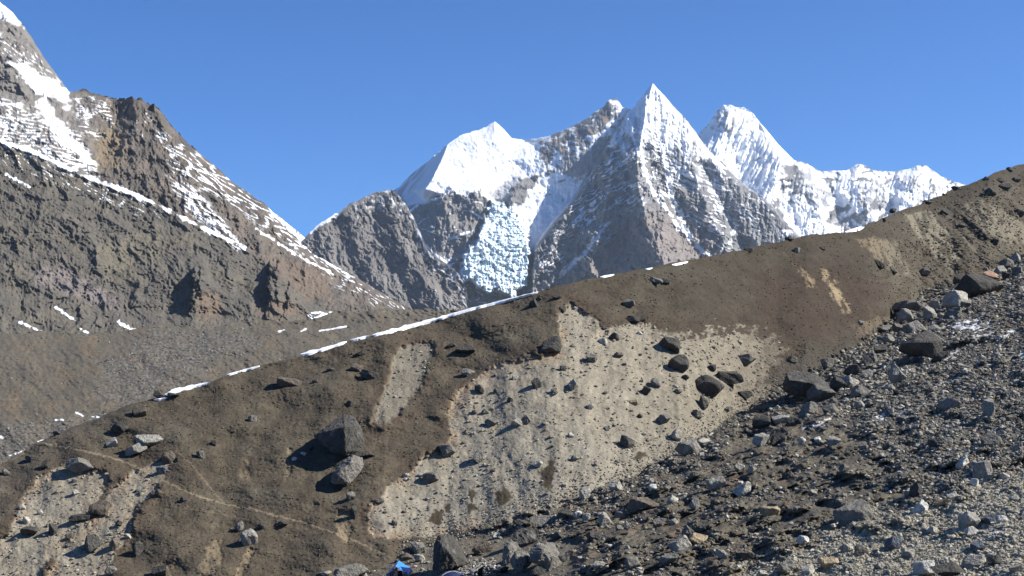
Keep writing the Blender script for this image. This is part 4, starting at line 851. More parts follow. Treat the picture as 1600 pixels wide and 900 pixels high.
boulder(840, 725, 16, 11, 'p', 'a', 'pale stone beside the largest dark tuft on the scar', 'the stone by the tuft'); boulder(899, 716, 14, 10, 'g', 'r', 'faint round stone alone on the lower tan scar', 'the faint round stone')
for q in [(866, 611, 11, 9, 'g', 'a'), (922, 635, 13, 9, 'l', 'r'), (1071, 590, 12, 9, 'd', 'a'), (990, 628, 14, 8, 't', 'f'), (1000, 520, 9, 7, 'w', 'f'), (1060, 612, 12, 8, 'g', 'a'), (950, 668, 10, 8, 'p', 'a'), (880, 575, 10, 8, 'd', 'a'), (1135, 640, 12, 9, 'g', 'a'), (1000, 650, 9, 8, 'd', 'r'), (892, 680, 9, 8, 'p', 'a'), (775, 610, 9, 8, 'g', 'a'), (805, 590, 10, 7, 'p', 'a'), (797, 625, 9, 9, 'd', 'a')]: boulder(*q)
boulder(1077, 702, 42, 31, 'l', 'a', 'lit boulder casting a wide black shadow at the scar foot', 'the scar-foot boulder'); boulder(1098, 690, 28, 12, 'p', 'f', 'pale flat stone just above right of the scar-foot boulder', 'the pale flat stone')
# upper right slope and crest
for q in [(1477, 331, 19, 11, 'd', 'a', 'dark rock on the pale gully of the upper right slope', 'the dark upper gully rock'), (1547, 300, 18, 13, 'd', 'r', 'dark rock highest of a loose trio near the right crest', 'the trio rock'), (1570, 293, 22, 12, 'd', 'a', 'broad dark rock of the trio near the right crest', 'the broad trio rock'), (1563, 282, 12, 8, 'd', 'a'), (1577, 265, 11, 7, 'd', 'r', 'small dark rock standing on the right crest against the sky', 'the skyline rock'), (1588, 281, 12, 8, 'd', 'a'), (1593, 333, 18, 13, 'd', 'r', 'dark rounded rock at the right picture edge above the block field', 'the right-edge rock'), (1555, 378, 12, 11, 'd', 'a', 'dark rock above the dense block field at right', 'the rock above the block field'), (1444, 426, 19, 13, 'g', 'r', 'single grey rock on the grassy slope left of the block field', 'the single slope rock'), (1503, 353, 11, 8, 'd', 'a'), (1395, 423, 13, 14, 'd', 'a', 'dark leaning rock at the foot of the grey rocky gully', 'the leaning gully rock'), (1373, 413, 18, 14, 'd', 'a', 'dark craggy rock in the grey rocky gully of right slope', 'the craggy gully rock'), (1395, 329, 12, 7, 'd', 'f'), (1380, 343, 12, 7, 'd', 'f'), (1170, 390, 16, 7, 'd', 'f', 'dark rock lump on the crest below the snow peak gap', 'the crest lump'), (1233, 373, 14, 6, 'd', 'f'), (1245, 391, 12, 9, 'g', 'a', 'grey rock under the crest left of the small snow patch', 'the rock left of the snow patch'), (1286, 388, 12, 6, 'd', 'f'), (1493, 294, 14, 7, 'd', 'f'), (1449, 316, 14, 7, 'd', 'f'), (1540, 279, 10, 7, 'd', 'a'), (1345, 505, 12, 8, 'l', 'a'), (1238, 562, 15, 12, 'g', 'r', 'grey rock above the great slab on lower right slope', 'the rock above the great slab'), (1217, 648, 12, 9, 'l', 'a'), (1293, 570, 20, 19, 'g', 'a', 'grey rough rock at the turf edge upper right of the great slab', 'the turf-edge rock')]: boulder(*q)
# the gully of great blocks
hull_boulder(1255, 618, [(1222, 602, 1.), (1229, 581, -1.), (1248, 577, -3.), (1274, 585, -2.5), (1294, 597, -1.), (1296, 610, 0), (1280, 616, 2.), (1240, 620, 2.6), (1226, 612, 2.), (1232, 593, 3.4), (1270, 599, 3.6), (1290, 606, 2.4), (1255, 600, -5)], 'd',
             'great dark slab at the foot of the ridge with deep black shadow', 'the great slab')
for q in [(1284, 616, 34, 22, 'g', 'a', 'grey block under the right end of the great slab', 'the block under the great slab'), (1327, 598, 22, 15, 'l', 'a', 'light grey block right of the great slab', 'the light block'), (1343, 613, 24, 16, 'g', 'a', 'squat grey block just below the light block', 'the squat block'), (1332, 580, 20, 16, 'd', 'r', 'dark rounded block above the light block right of great slab', 'the dark block above the light one'), (1310, 602, 18, 20, 'd', 'a', 'dark upright block between great slab and light block', 'the dark in-between block'), (1400, 585, 26, 30, 'l', 'w', 'light triangular block with long black shadow in the block gully', 'the triangular block'), (1437, 540, 50, 32, 'd', 'r', 'big black domed boulder in the middle of the block gully', 'the black domed boulder'), (1429, 511, 25, 14, 'l', 'r', 'light rounded block atop the black domed boulder', 'the light block above the dome'), (1415, 496, 20, 19, 'l', 'r', 'light grey round block with black shadow, upper block gully', 'the round upper block'), (1452, 493, 17, 21, 'l', 't', 'light upright block right of the round upper block', 'the upright upper block'), (1494, 471, 28, 24, 'p', 'r', 'pale squarish boulder standing out in the upper block gully', 'the pale square boulder'), (1530, 450, 54, 30, 'd', 'r', 'big black shadowed boulder below the rusty slab', 'the big black boulder'), (1502, 437, 17, 14, 'd', 'r', 'small black rounded rock left of the rusty slab', 'the black knob'), (1539, 433, 38, 15, 'r', 'f', 'rusty orange slab in the upper right block field', 'the rusty slab'), (1489, 491, 21, 15, 'g', 'r'), (1424, 480, 42, 15, 'g', 'f', 'flat grey-brown slab at the left edge of the upper block gully', 'the flat upper slab'), (1388, 531, 17, 13, 'l', 'r', 'light block left of the black domed boulder', 'the light left block'), (1385, 515, 20, 10, 'g', 'f'), (1460, 515, 18, 12, 'l', 'f'), (1404, 515, 14, 14, 'g', 'a'), (1462, 478, 14, 14, 'l', 'a'), (1465, 535, 20, 18, 'l', 'a'), (1480, 632, 26, 15, 'l', 'r', 'light grey double-lobed stone on the dark rubble, right side', 'the double-lobed stone'), (1545, 640, 16, 24, 'l', 't', 'upright pale stone with rusty top on the right rubble', 'the rust-topped stone'), (1197, 660, 32, 15, 'd', 'a', 'dark jagged block at the gully bottom below the great slab', 'the jagged block'), (1221, 657, 24, 12, 'l', 'f', 'light flat block lying right of the jagged block', 'the light flat block'), (1263, 640, 24, 18, 'g', 'a'), (1299, 640, 22, 14, 'g', 'f'), (1573, 414, 16, 14, 'g', 'r'), (1586, 406, 14, 16, 'l', 'r'), (1562, 424, 15, 13, 'l', 'a'), (1590, 425, 14, 12, 'g', 'a'), (1572, 432, 12, 11, 'd', 'a'), (1360, 560, 20, 14, 'g', 'a'), (1375, 548, 16, 12, 'd', 'a'), (1355, 585, 14, 12, 'l', 'a'), (1420, 562, 18, 12, 'g', 'a'), (1470, 558, 20, 14, 'd', 'a'), (1510, 475, 13, 10, 'l', 'r'), (1240, 660, 18, 12, 'd', 'a'), (1345, 632, 14, 10, 'l', 'a'), (1390, 606, 14, 9, 'l', 'r')]: boulder(q[0], q[1], q[2] * 1.3, q[3] * 1.35, *q[4:])
# lower right rubble
for q in [(1160, 766, 24, 21, 'p', 'r', 'pale rounded boulder in the centre of the dark rubble slope', 'the pale rubble boulder'), (1120, 757, 26, 20, 'l', 'a', 'pale rough cluster stone left above the pale rubble boulder', 'the rough cluster stone'), (1188, 690, 22, 20, 'l', 'a', 'light wedge block near the upper edge of the dark rubble', 'the light wedge block'), (1213, 688, 16, 14, 'd', 'a'), (1331, 802, 46, 30, 'g', 'a', 'large grey-brown cracked boulder at the edge of pale gravel', 'the large cracked boulder'), (1202, 799, 26, 12, 't', 'f', 'tan low stone on the dark rubble left of the cracked boulder', 'the tan low stone'), (1255, 845, 16, 13, 'w', 'r', 'white stone at the upper edge of the gravel', 'the white gravel-edge stone'), (1250, 832, 14, 12, 'd', 'a'), (1549, 688, 26, 22, 'g', 'a', 'grey split block on right rubble above the pale pair', 'the split block'), (1534, 737, 26, 26, 'l', 'a', 'large light grey block with wide shadow near the right side', 'the large light block'), (1522, 756, 13, 13, 'w', 'r', 'white round stone directly below the large light block', 'the white round stone'), (1504, 724, 17, 16, 'w', 'a', 'white jagged stone left above the large light block', 'the white jagged stone'), (1420, 771, 14, 12, 'l', 'a'), (1431, 768, 14, 20, 'd', 't', 'dark upright rock on the gravel edge', 'the dark upright rock'), (1491, 779, 20, 13, 'p', 'a', 'pale elongated stone on the gravel below the large light block', 'the pale elongated stone'), (1472, 785, 20, 9, 't', 'f'), (1438, 793, 22, 18, 'w', 'a', 'white-rimmed stone on the upper gravel', 'the white-rimmed stone'), (1518, 814, 28, 24, 'l', 'a', 'light brown-grey boulder with broad shadow on the gravel', 'the light gravel boulder'), (1518, 832, 17, 15, 'w', 'r', 'white stone under the light gravel boulder', 'the white stone under it'), (1460, 829, 15, 11, 'p', 'r'), (1345, 860, 18, 15, 'd', 'a', 'dark block on the pale gravel, lower middle', 'the dark gravel block'), (1395, 847, 21, 16, 's', 'a', 'bluish block on the gravel right of the dark one', 'the bluish gravel block'), (1445, 888, 28, 20, 'w', 'r', 'white rounded boulder at the bottom edge of the gravel', 'the white bottom boulder'), (1521, 880, 32, 20, 'l', 'a', 'light rough boulder at the bottom right of the gravel', 'the light bottom boulder'), (1483, 892, 46, 20, 'd', 'a', 'long dark shadowed boulder between the two pale bottom boulders', 'the dark bottom boulder'), (1555, 876, 22, 14, 'd', 'a'), (1228, 884, 20, 17, 'l', 'a', 'light block with black side on the lower gravel', 'the light lower block'), (1263, 892, 18, 14, 'p', 'a'), (1294, 880, 26, 15, 't', 'r', 'tan rounded stone on the lower gravel', 'the tan gravel stone'), (1322, 858, 18, 13, 'l', 'f'), (1528, 854, 20, 14, 's', 'r'), (1549, 811, 28, 16, 's', 'f', 'flat bluish rock right of the light gravel boulder', 'the flat bluish rock'), (1566, 812, 12, 10, 'w', 'r'), (1419, 866, 16, 14, 'l', 'a'), (1005, 789, 40, 18, 'b', 'a', 'dark brown mossy hummock rock on the rubble', 'the mossy hummock rock'), (1051, 781, 15, 11, 'p', 'r'), (1085, 788, 20, 17, 'l', 'w', 'small wedge stone right of the mossy hummock rock', 'the small wedge stone'), (1063, 851, 30, 22, 'l', 'a', 'grey block with long black shadow beside an ochre slab', 'the long-shadow block'), (1091, 843, 26, 16, 't', 'f', 'ochre slab right of a shadowed grey block', 'the ochre slab'), (1075, 831, 20, 17, 'g', 'w', 'grey pointed stone above the ochre slab', 'the stone above the ochre slab'), (1030, 818, 17, 13, 'g', 'r'), (1053, 816, 14, 10, 'l', 'a'), (1020, 762, 10, 9, 'w', 'r'), (914, 774, 14, 18, 'p', 't', 'pale triangular stone on the scar foot above the long slab', 'the pale triangular stone'), (962, 761, 20, 14, 'p', 'a', 'pale lit stone at the scar foot', 'the pale lit stone'), (1155, 731, 13, 11, 'p', 'r'), (1175, 733, 10, 10, 'p', 'a'), (938, 886, 20, 14, 'l', 'a'), (990, 882, 22, 18, 'g', 'r', 'grey round rock near the bottom edge right of camp', 'the round bottom rock'), (1045, 876, 24, 16, 'g', 'a'), (1128, 866, 14, 12, 'l', 'a'), (925, 897, 16, 8, 'g', 'r'), (1165, 870, 22, 12, 'd', 'a'), (841, 892, 10, 12, 'l', 't'), (1480, 690, 14, 10, 'l', 'a'), (1320, 730, 14, 10, 'g', 'a'), (1390, 735, 16, 9, 'd', 'f'), (1302, 690, 18, 13, 'l', 'a'), (1253, 688, 10, 9, 'w', 'r'), (1278, 687, 10, 8, 'w', 'a'), (1460, 695, 16, 14, 'd', 'a'), (1580, 655, 16, 11, 'g', 'a'), (1590, 700, 14, 12, 'l', 'a'), (1410, 655, 14, 9, 'g', 'a'), (1585, 780, 14, 10, 'p', 'r'), (1570, 745, 12, 9, 'p', 'a'), (1375, 885, 14, 10, 'p', 'r'), (1190, 897, 14, 9, 'p', 'a'), (1588, 890, 18, 13, 'l', 'a'), (1350, 700, 12, 8, 'g', 'a'), (1230, 745, 14, 10, 'd', 'a'), (1270, 770, 12, 9, 'l', 'a')]: boulder(q[0], q[1], q[2] * 1.22, q[3] * 1.25, *q[4:])
print('boulders', len(BOULDERS), [float(x) for x in (MD.min(), MD.max(), FD.min(), FD.max())])

# --- more of the countable blocks in the rubble, then the loose stones too many to count
rs = np.random.RandomState(5)
def clear_of(px, py, pad=.55):
    ok = np.ones(len(px), bool)
    for b in BOULDERS:
        ok &= (np.abs(px - b[1]) > b[3] * pad) | (np.abs(py - b[2]) > b[4] * pad)
    return ok
N_MORE = 296 - len(BOULDERS); n = 0
while n < N_MORE:
    px = rs.uniform(960, 1600); py = rs.uniform(400, 895)
    if py < float(foot_y(np.array(px))) + 4: continue
    dens = .9 if (px > 1330 and py < 640) else .35 if py < 780 else .5
    if rs.rand() > dens or not clear_of(np.array([px]), np.array([py]), .8)[0]: continue
    sz = rs.uniform(9.5, 15); up_ = px > 1330 and py < 660
    boulder(px, py, sz, sz * rs.uniform(.6, .9), rs.choice(list('dggll' if up_ else 'gglpd')), rs.choice(list('raaf')), group='blocks in the lower right rubble'); n += 1

def tone_mix(n, cols, rs, var=.2):
    c = np.array(cols, f4)[rs.randint(0, len(cols), n)]; return c * rs.uniform(1 - var, 1 + var, (n, 1)).astype(f4)
def scatter(n, x0, x1, y0, y1, keep, rs):
    px = rs.uniform(x0, x1, n).astype(f4); py = rs.uniform(y0, y1, n).astype(f4); k = keep(px, py) > rs.rand(n); return px[k], py[k]
# rubble of the foreground slope
def fg_zone(px, py):
    on = py > foot_y(px) - 1
    up_ = sm(1250, 1420, px + (640 - py) * .8); gv = sample(FPX, FPY, FGRAV, px, py)
    clump = sm(-.35, .35, fbm(px / 42, py / 16, 4, 600) + .25 * fbm(px / 9, py / 6, 2, 601))
    near_foot = 1 - sm(0, 60, py - foot_y(px))
    camp = sm(-10, 10, poly_sd(px, py, [(560, 880), (640, 850), (760, 835), (900, 850), (880, 1000), (560, 1000)]))
    snw = np.maximum.reduce([sm(-4, 0, poly_sd(px, py, q)) * a_ for q, a_ in SNOWP])
    on = on * (1 - .75 * snw)
    return on, up_, gv, clump, near_foot, camp
def k_mid(px, py):
    on, u, g, c, nf, cp = fg_zone(px, py); return on * np.clip(.20 * c + .85 * u * (.35 + .65 * c) + .2 * g + .35 * nf * c, 0, 1) * (1 - .85 * cp)
def k_small(px, py):
    on, u, g, c, nf, cp = fg_zone(px, py); return on * np.clip(.32 * c + .55 * u + .95 * g + .4 * nf, 0, 1) * (1 - .7 * cp)
px, py = scatter(75000, 560, 1720, 380, 930, k_mid, rs)
pale_ = rs.rand(len(px)) < .10
u = fg_zone(px, py); sz = (3.4 + 5.8 * rs.rand(len(px)) ** 1.7).astype(f4)
tn = tone_mix(len(px), [(.16, .152, .132), (.22, .21, .182), (.29, .277, .24), (.12, .112, .096), (.32, .305, .265), (.17, .135, .095)], rs); tn = mix(tn, (.45, .42, .335), u[2] * rs.uniform(.2, .8, len(px))); tn = mix(tn, (.50, .48, .43), pale_ * .8)
stones('rubble', px, py, sz, tn, 2, 11, M_rock, 'loose grey stones strewn over the lower right slope', 'rubble')
def k_band(px, py):
    h = py - foot_y(px); return (h > -8) * (1 - np.maximum.reduce([sm(-4, 0, poly_sd(px, py, q)) for q, a_ in SNOWP])) * np.exp(-np.maximum(h, 0) / 34.) * sm(1150, 1230, px) * (.4 + .6 * sm(-.2, .2, fbm(px / 40, py / 30, 3, 640)))
px, py = scatter(11000, 1140, 1700, 340, 720, k_band, rs); sz = (5.5 + 4.5 * rs.rand(len(px)) ** 1.5).astype(f4); ok = clear_of(px, py, .4); px, py, sz = px[ok], py[ok], sz[ok]
stones('rubble', px, py, sz, tone_mix(len(px), [(.10, .096, .088), (.14, .134, .122), (.19, .182, .165), (.075, .072, .066)], rs), 2, 19, M_rock, 'tightly packed blocks filling the gully under the ridge at right', 'rubble')
px, py = scatter(200000, 480, 1760, 380, 950, k_small, rs)
u = fg_zone(px, py); sz = (1.7 + 2.6 * rs.rand(len(px)) ** 1.6).astype(f4)
tn = tone_mix(len(px), [(.17, .16, .137), (.23, .217, .187), (.31, .293, .25), (.125, .116, .096), (.15, .12, .085)], rs, .3); tn = mix(tn, (.47, .435, .345), u[2] * rs.uniform(.3, .95, len(px)))
stones('gravel', px, py, sz, tn, 1, 12, M_rock, 'small stones and pale gravel covering the lower right slope', 'gravel')
# stones lying on the pale scars
def on_scars(px, py):
    m = np.maximum.reduce([poly_sd(px, py, q) for q in (SCAR_BIG, SCAR_TOP, SCAR_L1, SCAR_L2)]); return m
def no_tuft(px, py):
    return np.minimum.reduce([sm(1., 1.3, np.hypot((px - t[0]) / t[2], (py - t[1]) / t[3])) for t in TUFTS])
def k_scar(px, py):
    c = .25 + .75 * sm(-.25, .35, fbm(px / 50, py / 34, 4, 610)); e_ = sm(640, 540, py) * sm(860, 900, px)
    return no_tuft(px, py) * sm(-3, 3, on_scars(px, py)) * (py < foot_y(px)) * np.clip(.45 * c + .3 * e_ + .3 * sm(1040, 1160, px) + .3 * (px < 300), 0, 1)
px, py = scatter(30000, -80, 1240, 470, 930, k_scar, rs)
sz = (1.5 + 3.4 * rs.rand(len(px)) ** 2.4).astype(f4)
tn = tone_mix(len(px), [(.34, .30, .22), (.28, .245, .18), (.25, .225, .18), (.42, .39, .32), (.17, .155, .13)], rs)
stones('scree', px, py, sz, tn, 1, 13, M_rock, 'small pale stones dotted over the bare tan scars', 'scree')
px, py = scatter(2200, -80, 1240, 470, 930, k_scar, rs); sz = (4.5 + 4.2 * rs.rand(len(px)) ** 2).astype(f4); ok = clear_of(px, py); px, py, sz = px[ok], py[ok], sz[ok]
tn = tone_mix(len(px), [(.30, .275, .22), (.22, .205, .175), (.14, .132, .12), (.36, .335, .28)], rs)
stones('scree', px, py, sz, tn, 2, 14, M_rock, 'fist to football sized stones lying loose on the tan scars', 'scree')
# gritty fan at the foot of the big scar
def k_fan(px, py):
    h = foot_y(px) - py; return no_tuft(px, py) * (h > -4) * np.exp(-np.maximum(h, 0) / 26.) * (px > 620) * (px < 1250)
px, py = scatter(38000, 600, 1260, 590, 900, k_fan, rs); sz = (1.6 + 2.6 * rs.rand(len(px)) ** 2).astype(f4)
stones('scree', px, py, sz, tone_mix(len(px), [(.30, .28, .23), (.23, .215, .18), (.36, .34, .29), (.16, .15, .13)], rs), 1, 15, M_rock, 'gritty grey scree along the foot of the tan scar', 'scree')
# stones and tussocks of the turf
def k_turf(px, py):
    h = py - interp(px, CREST); g = sm(1340, 1440, px) + .6 * sm(1150, 1230, px) * sm(520, 560, py)
    return (h > 1) * (py < foot_y(px)) * (on_scars(px, py) < -2) * np.clip(.22 + .4 * sm(.05, .4, fbm(px / 30, py / 22, 3, 620)) + .9 * g * sm(6, 60, h), 0, 1)
px, py = scatter(120000, -200, 1800, 180, 930, k_turf, rs); g = sm(1340, 1440, px)
sz = (1.2 + 2.0 * rs.rand(len(px)) ** 2 + 2.6 * g * rs.rand(len(px)) ** 3).astype(f4)
tn = tone_mix(len(px), [(.09, .075, .05), (.12, .10, .07), (.075, .066, .055), (.16, .14, .11)], rs); tn = mix(tn, (.21, .195, .16), g * rs.uniform(0, 1, len(px)))
stones('pebbles', px, py, sz, tn, 1, 16, M_rock, 'scattered pebbles and tussocks on the brown turf of the ridge', 'pebbles')

def val_d(px, py): return sample(VAL[0], VAL[1], VAL[2], px, py)
def k_val(px, py):
    return (py < interp(px, CREST) + 2) * (py > VAL[1][0].min() + 12) * np.clip(.12 + .9 * sample(VAL[0], VAL[1], VAL[3], px, py), 0, 1) * sm(-.3, .3, fbm(px / 20, py / 12, 4, 630))
px, py = scatter(26000, -150, 660, 500, 745, k_val, rs); sz = (1.3 + 3.4 * rs.rand(len(px)) ** 3).astype(f4)
stones('rubble', px, py, sz, tone_mix(len(px), [(.12, .115, .102), (.16, .155, .14), (.085, .08, .072), (.23, .22, .20)], rs), 1, 18, M_rock, 'distant rubble littering the valley slope behind the ridge', 'rubble', dfun=val_d)

# --- labels: what a boulder is next to
LAND = [b for b in BOULDERS if b[8]]
used = set()
def relation(dx, dy):
    v_ = 'above' if dy < 0 else 'below'; h_ = 'left of' if dx < 0 else 'right of'
    if abs(dx) > 2 * abs(dy): return 'just ' + h_
    if abs(dy) > 2 * abs(dx): return 'just ' + v_
    return ('up and ' if dy < 0 else 'down and ') + h_
for b in BOULDERS:
    o, x, y, w_, h_, tone, shp, lab, short, grp = b
    if lab is None:
        near = sorted(LAND, key=lambda q: math.hypot(q[1] - x, q[2] - y))[:5]
        kind = 'stone' if max(w_, h_) < 15 else 'rock'
        for q in near:
            rel = relation(x - q[1], y - q[2]); key = (rel, q[8])
            t_ = f'small {TWORD[tone]} {SWORD[shp]} {kind} {rel} {q[8]}'
            if key not in used and len(t_.split()) <= 16 and math.hypot(q[1] - x, q[2] - y) < 90: lab = t_; used.add(key); break
        if lab is None:
            zone = 'dark rubble slope' if y < 790 else 'pale gravel'
            lab = f'small {TWORD[tone]} {SWORD[shp]} stone among many on the {zone}'; grp = f'small stones on the {zone}'
    tag(o, lab, 'boulder' if max(w_, h_) >= 15 else 'stone', grp)

# ------------------------------------------------------------------ snow patches along the crest
def snow_patch(center, width, label, behind=0.):
    P = np.array(center, float); seg = np.hypot(*np.diff(P, axis=0).T); L_ = np.concatenate([[0], np.cumsum(seg)]); n = max(14, int(L_[-1] / 2.5)); m = 7
    t = np.linspace(0, L_[-1], n); cx_ = np.interp(t, L_, P[:, 0]); cy_ = np.interp(t, L_, P[:, 1]); W_ = np.interp(t / L_[-1], np.linspace(0, 1, len(width)), width) * (1 + 1.0 * fbm(t / 12, t * 0 + P[0, 0], 4, 700, .6)) * np.clip(np.minimum(t, L_[-1] - t) / 6, .04, 1) ** .6
    V = []
    for j in range(m):
        q = j / (m - 1) * 2 - 1
        X = cx_; Y = cy_ + q * W_ * .5
        yc = interp(X, CREST) + 1.2
        d = ground_d(X, np.maximum(Y, yc)); lift = .14 * (1 - q * q) - .05
        p_ = unproj(X, Y, d - .25 * (1 - q * q) + np.maximum(yc - Y, 0) * .12); p_[:, 2] += lift; V.append(p_)
    V = np.stack(V); V2 = V.copy(); V2[:, :, 2] -= .45; V2[:, :, 1] += .8
    nr, nc = V.shape[:2]; F1 = grid_faces(nr, nc); A = np.concatenate([V.reshape(-1, 3), V2.reshape(-1, 3)]); k = nr * nc
    i = np.arange(k).reshape(nr, nc); ring = np.concatenate([i[0, :], i[1:, -1], i[-1, -2::-1], i[-2:0:-1, 0]]); r2 = np.roll(ring, -1)
    side = np.stack([ring, ring + k, r2 + k, r2], -1)
    F_ = np.concatenate([F1, F1[:, ::-1] + k, side]); o0 = A.mean(0)
    C = np.ones((len(A), 4), f4); C[:, :3] = SNOW
    o = link('snow_patch', set_mesh('snow_patch', A - o0, F_, C, True, M_snow), tuple(o0)); tag(o, label, 'snow patch', 'snow strips along the ridge crest')
snow_patch([(258, 617), (275, 610), (300, 604), (327, 598)], [9, 8, 6, 3], 'lowest wedge of snow on the ridge crest around a dark stone')
snow_patch([(240, 625), (250, 624), (261, 622)], [3, 4, 3], 'tiny snow scrap at the lower tip of the lowest snow wedge')
snow_patch([(355, 586), (380, 579), (406, 572)], [3, 3, 2.5], 'short thin snow strip between lowest wedge and long strip')
snow_patch([(470, 554), (500, 547), (520, 541), (542, 534)], [6, 7, 6, 4], 'tapered snow strip left of the longest snow strip')
snow_patch([(547, 532), (565, 528), (578, 525)], [5, 5, 4], 'short snow strip joining the tapered strip and the longest one')
snow_patch([(582, 524), (620, 515), (680, 499), (740, 482), (800, 467), (843, 456)], [6, 7, 6, 5, 5, 3], 'longest snow strip on the ridge crest below the icefall')
snow_patch([(938, 433), (950, 431), (961, 429)], [3, 4, 3], 'small snow dab on the crest below the pyramid peak left')
snow_patch([(1008, 421), (1020, 419)], [3, 3], 'tiny snow dab on the crest in the middle of three dabs')
snow_patch([(1050, 414), (1062, 412), (1076, 409)], [4, 5, 4], 'snow dab on the crest below the pyramid peak right side')
snow_patch([(1321, 362), (1336, 359), (1351, 355)], [4, 6, 5], 'bright oval snow patch on the crest below the far snow range')

# ------------------------------------------------------------------ the camp at the bottom edge
def plain(name, col, rough=.8, bump=.0, scale=8.):
    m = bpy.data.materials.new(name); m.use_nodes = True; t = m.node_tree; b = t.nodes['Principled BSDF']; b.inputs['Roughness'].default_value = rough; b.inputs['Specular IOR Level'].default_value = .3
    n_ = t.nodes.new('ShaderNodeTexNoise'); n_.inputs['Scale'].default_value = scale; n_.inputs['Detail'].default_value = 5
    g_ = t.nodes.new('ShaderNodeNewGeometry'); t.links.new(g_.outputs['Position'], n_.inputs['Vector'])
    r_ = t.nodes.new('ShaderNodeValToRGB'); r_.color_ramp.elements[0].position = .3; r_.color_ramp.elements[1].position = .75
    r_.color_ramp.elements[0].color = tuple(c * .75 for c in col) + (1,); r_.color_ramp.elements[1].color = tuple(min(c * 1.2, .9) for c in col) + (1,)
    t.links.new(n_.outputs[0], r_.inputs[0]); t.links.new(r_.outputs[0], b.inputs['Base Color'])
    if bump:
        bp = t.nodes.new('ShaderNodeBump'); bp.inputs['Strength'].default_value = bump; bp.inputs['Distance'].default_value = .05; t.links.new(n_.outputs[0], bp.inputs['Height']); t.links.new(bp.outputs[0], b.inputs['Normal'])
    return m
M_tarp = plain('blue_tarpaulin', (.035, .24, .80), .4, .5, 2.5); M_navy = plain('navy_fabric_shaded', (.018, .024, .07), .6, .3, 4); M_pole = plain('pale_cord', (.4, .42, .5), .5)  # navy darkened in colour for the shadow lying over the tent
M_wood = plain('grey_wood', (.42, .38, .31), .85, .5, 10); M_dark = plain('doorway_shade', (.012, .011, .012), .95)  # near-black colour stands in for the shade inside the doorways
def slab(corners, th):
    """thick sheet over a grid of corner rows [[p..],[p..]]; returns verts, quads"""
    A = np.array(corners, float); nr, nc = A.shape[:2]; k = nr * nc; B = A.copy(); B[..., 2] -= th
    f1 = grid_faces(nr, nc); i = np.arange(k).reshape(nr, nc); ring = np.concatenate([i[0, :], i[1:, -1], i[-1, -2::-1], i[-2:0:-1, 0]]); r2 = np.roll(ring, -1)
    return np.concatenate([A.reshape(-1, 3), B.reshape(-1, 3)]), np.concatenate([f1, f1[:, ::-1] + k, np.stack([ring, ring + k, r2 + k, r2], -1)])
def box(x0, x1, y0, y1, z0, z1):
    return np.array([(x, y, z) for x in (x0, x1) for y in (y0, y1) for z in (z0, z1)], float), np.array([(0, 1, 3, 2), (4, 6, 7, 5), (0, 4, 5, 1), (2, 3, 7, 6), (0, 2, 6, 4), (1, 5, 7, 3)])
def stone_wall_mesh(name, boxes, seed, size, cols):
    """dry-stone walling: courses of fitted stones filling the given boxes"""
    rs = np.random.RandomState(seed); V = []; T = []; C = []; k = 0
    for (x0, x1, y0, y1, z0, z1f) in boxes:
        z = z0
        while z < max(z1f(x0), z1f(x1), z1f((x0 + x1) / 2)):
            hh = size * rs.uniform(.7, 1.1); x = x0 + rs.uniform(-.05, .05)
            while x < x1:
                ww = size * rs.uniform(.8, 1.9)
                if z < z1f(x + ww / 2):
                    W = rock_shape(rs, 2, 3, 30., .8, 0); W = W * np.array([ww * .55, max(.18, (y1 - y0) * .55), hh * .6]) + np.array([x + ww / 2, (y0 + y1) / 2 + rs.uniform(-.05, .05), z + hh / 2])
                    V.append(W); T.append(ICO[2][1] + k); k += len(W); C.append(np.tile(np.append(np.array(cols[rs.randint(len(cols))]) * rs.uniform(.7, 1.2), 0), (len(W), 1)))
                x += ww
            z += hh * .95
    return set_mesh(name, np.concatenate(V), np.concatenate(T), np.concatenate(C), False, M_rock)
STC = [(.38, .36, .32), (.28, .27, .25), (.45, .43, .38), (.2, .19, .18)]
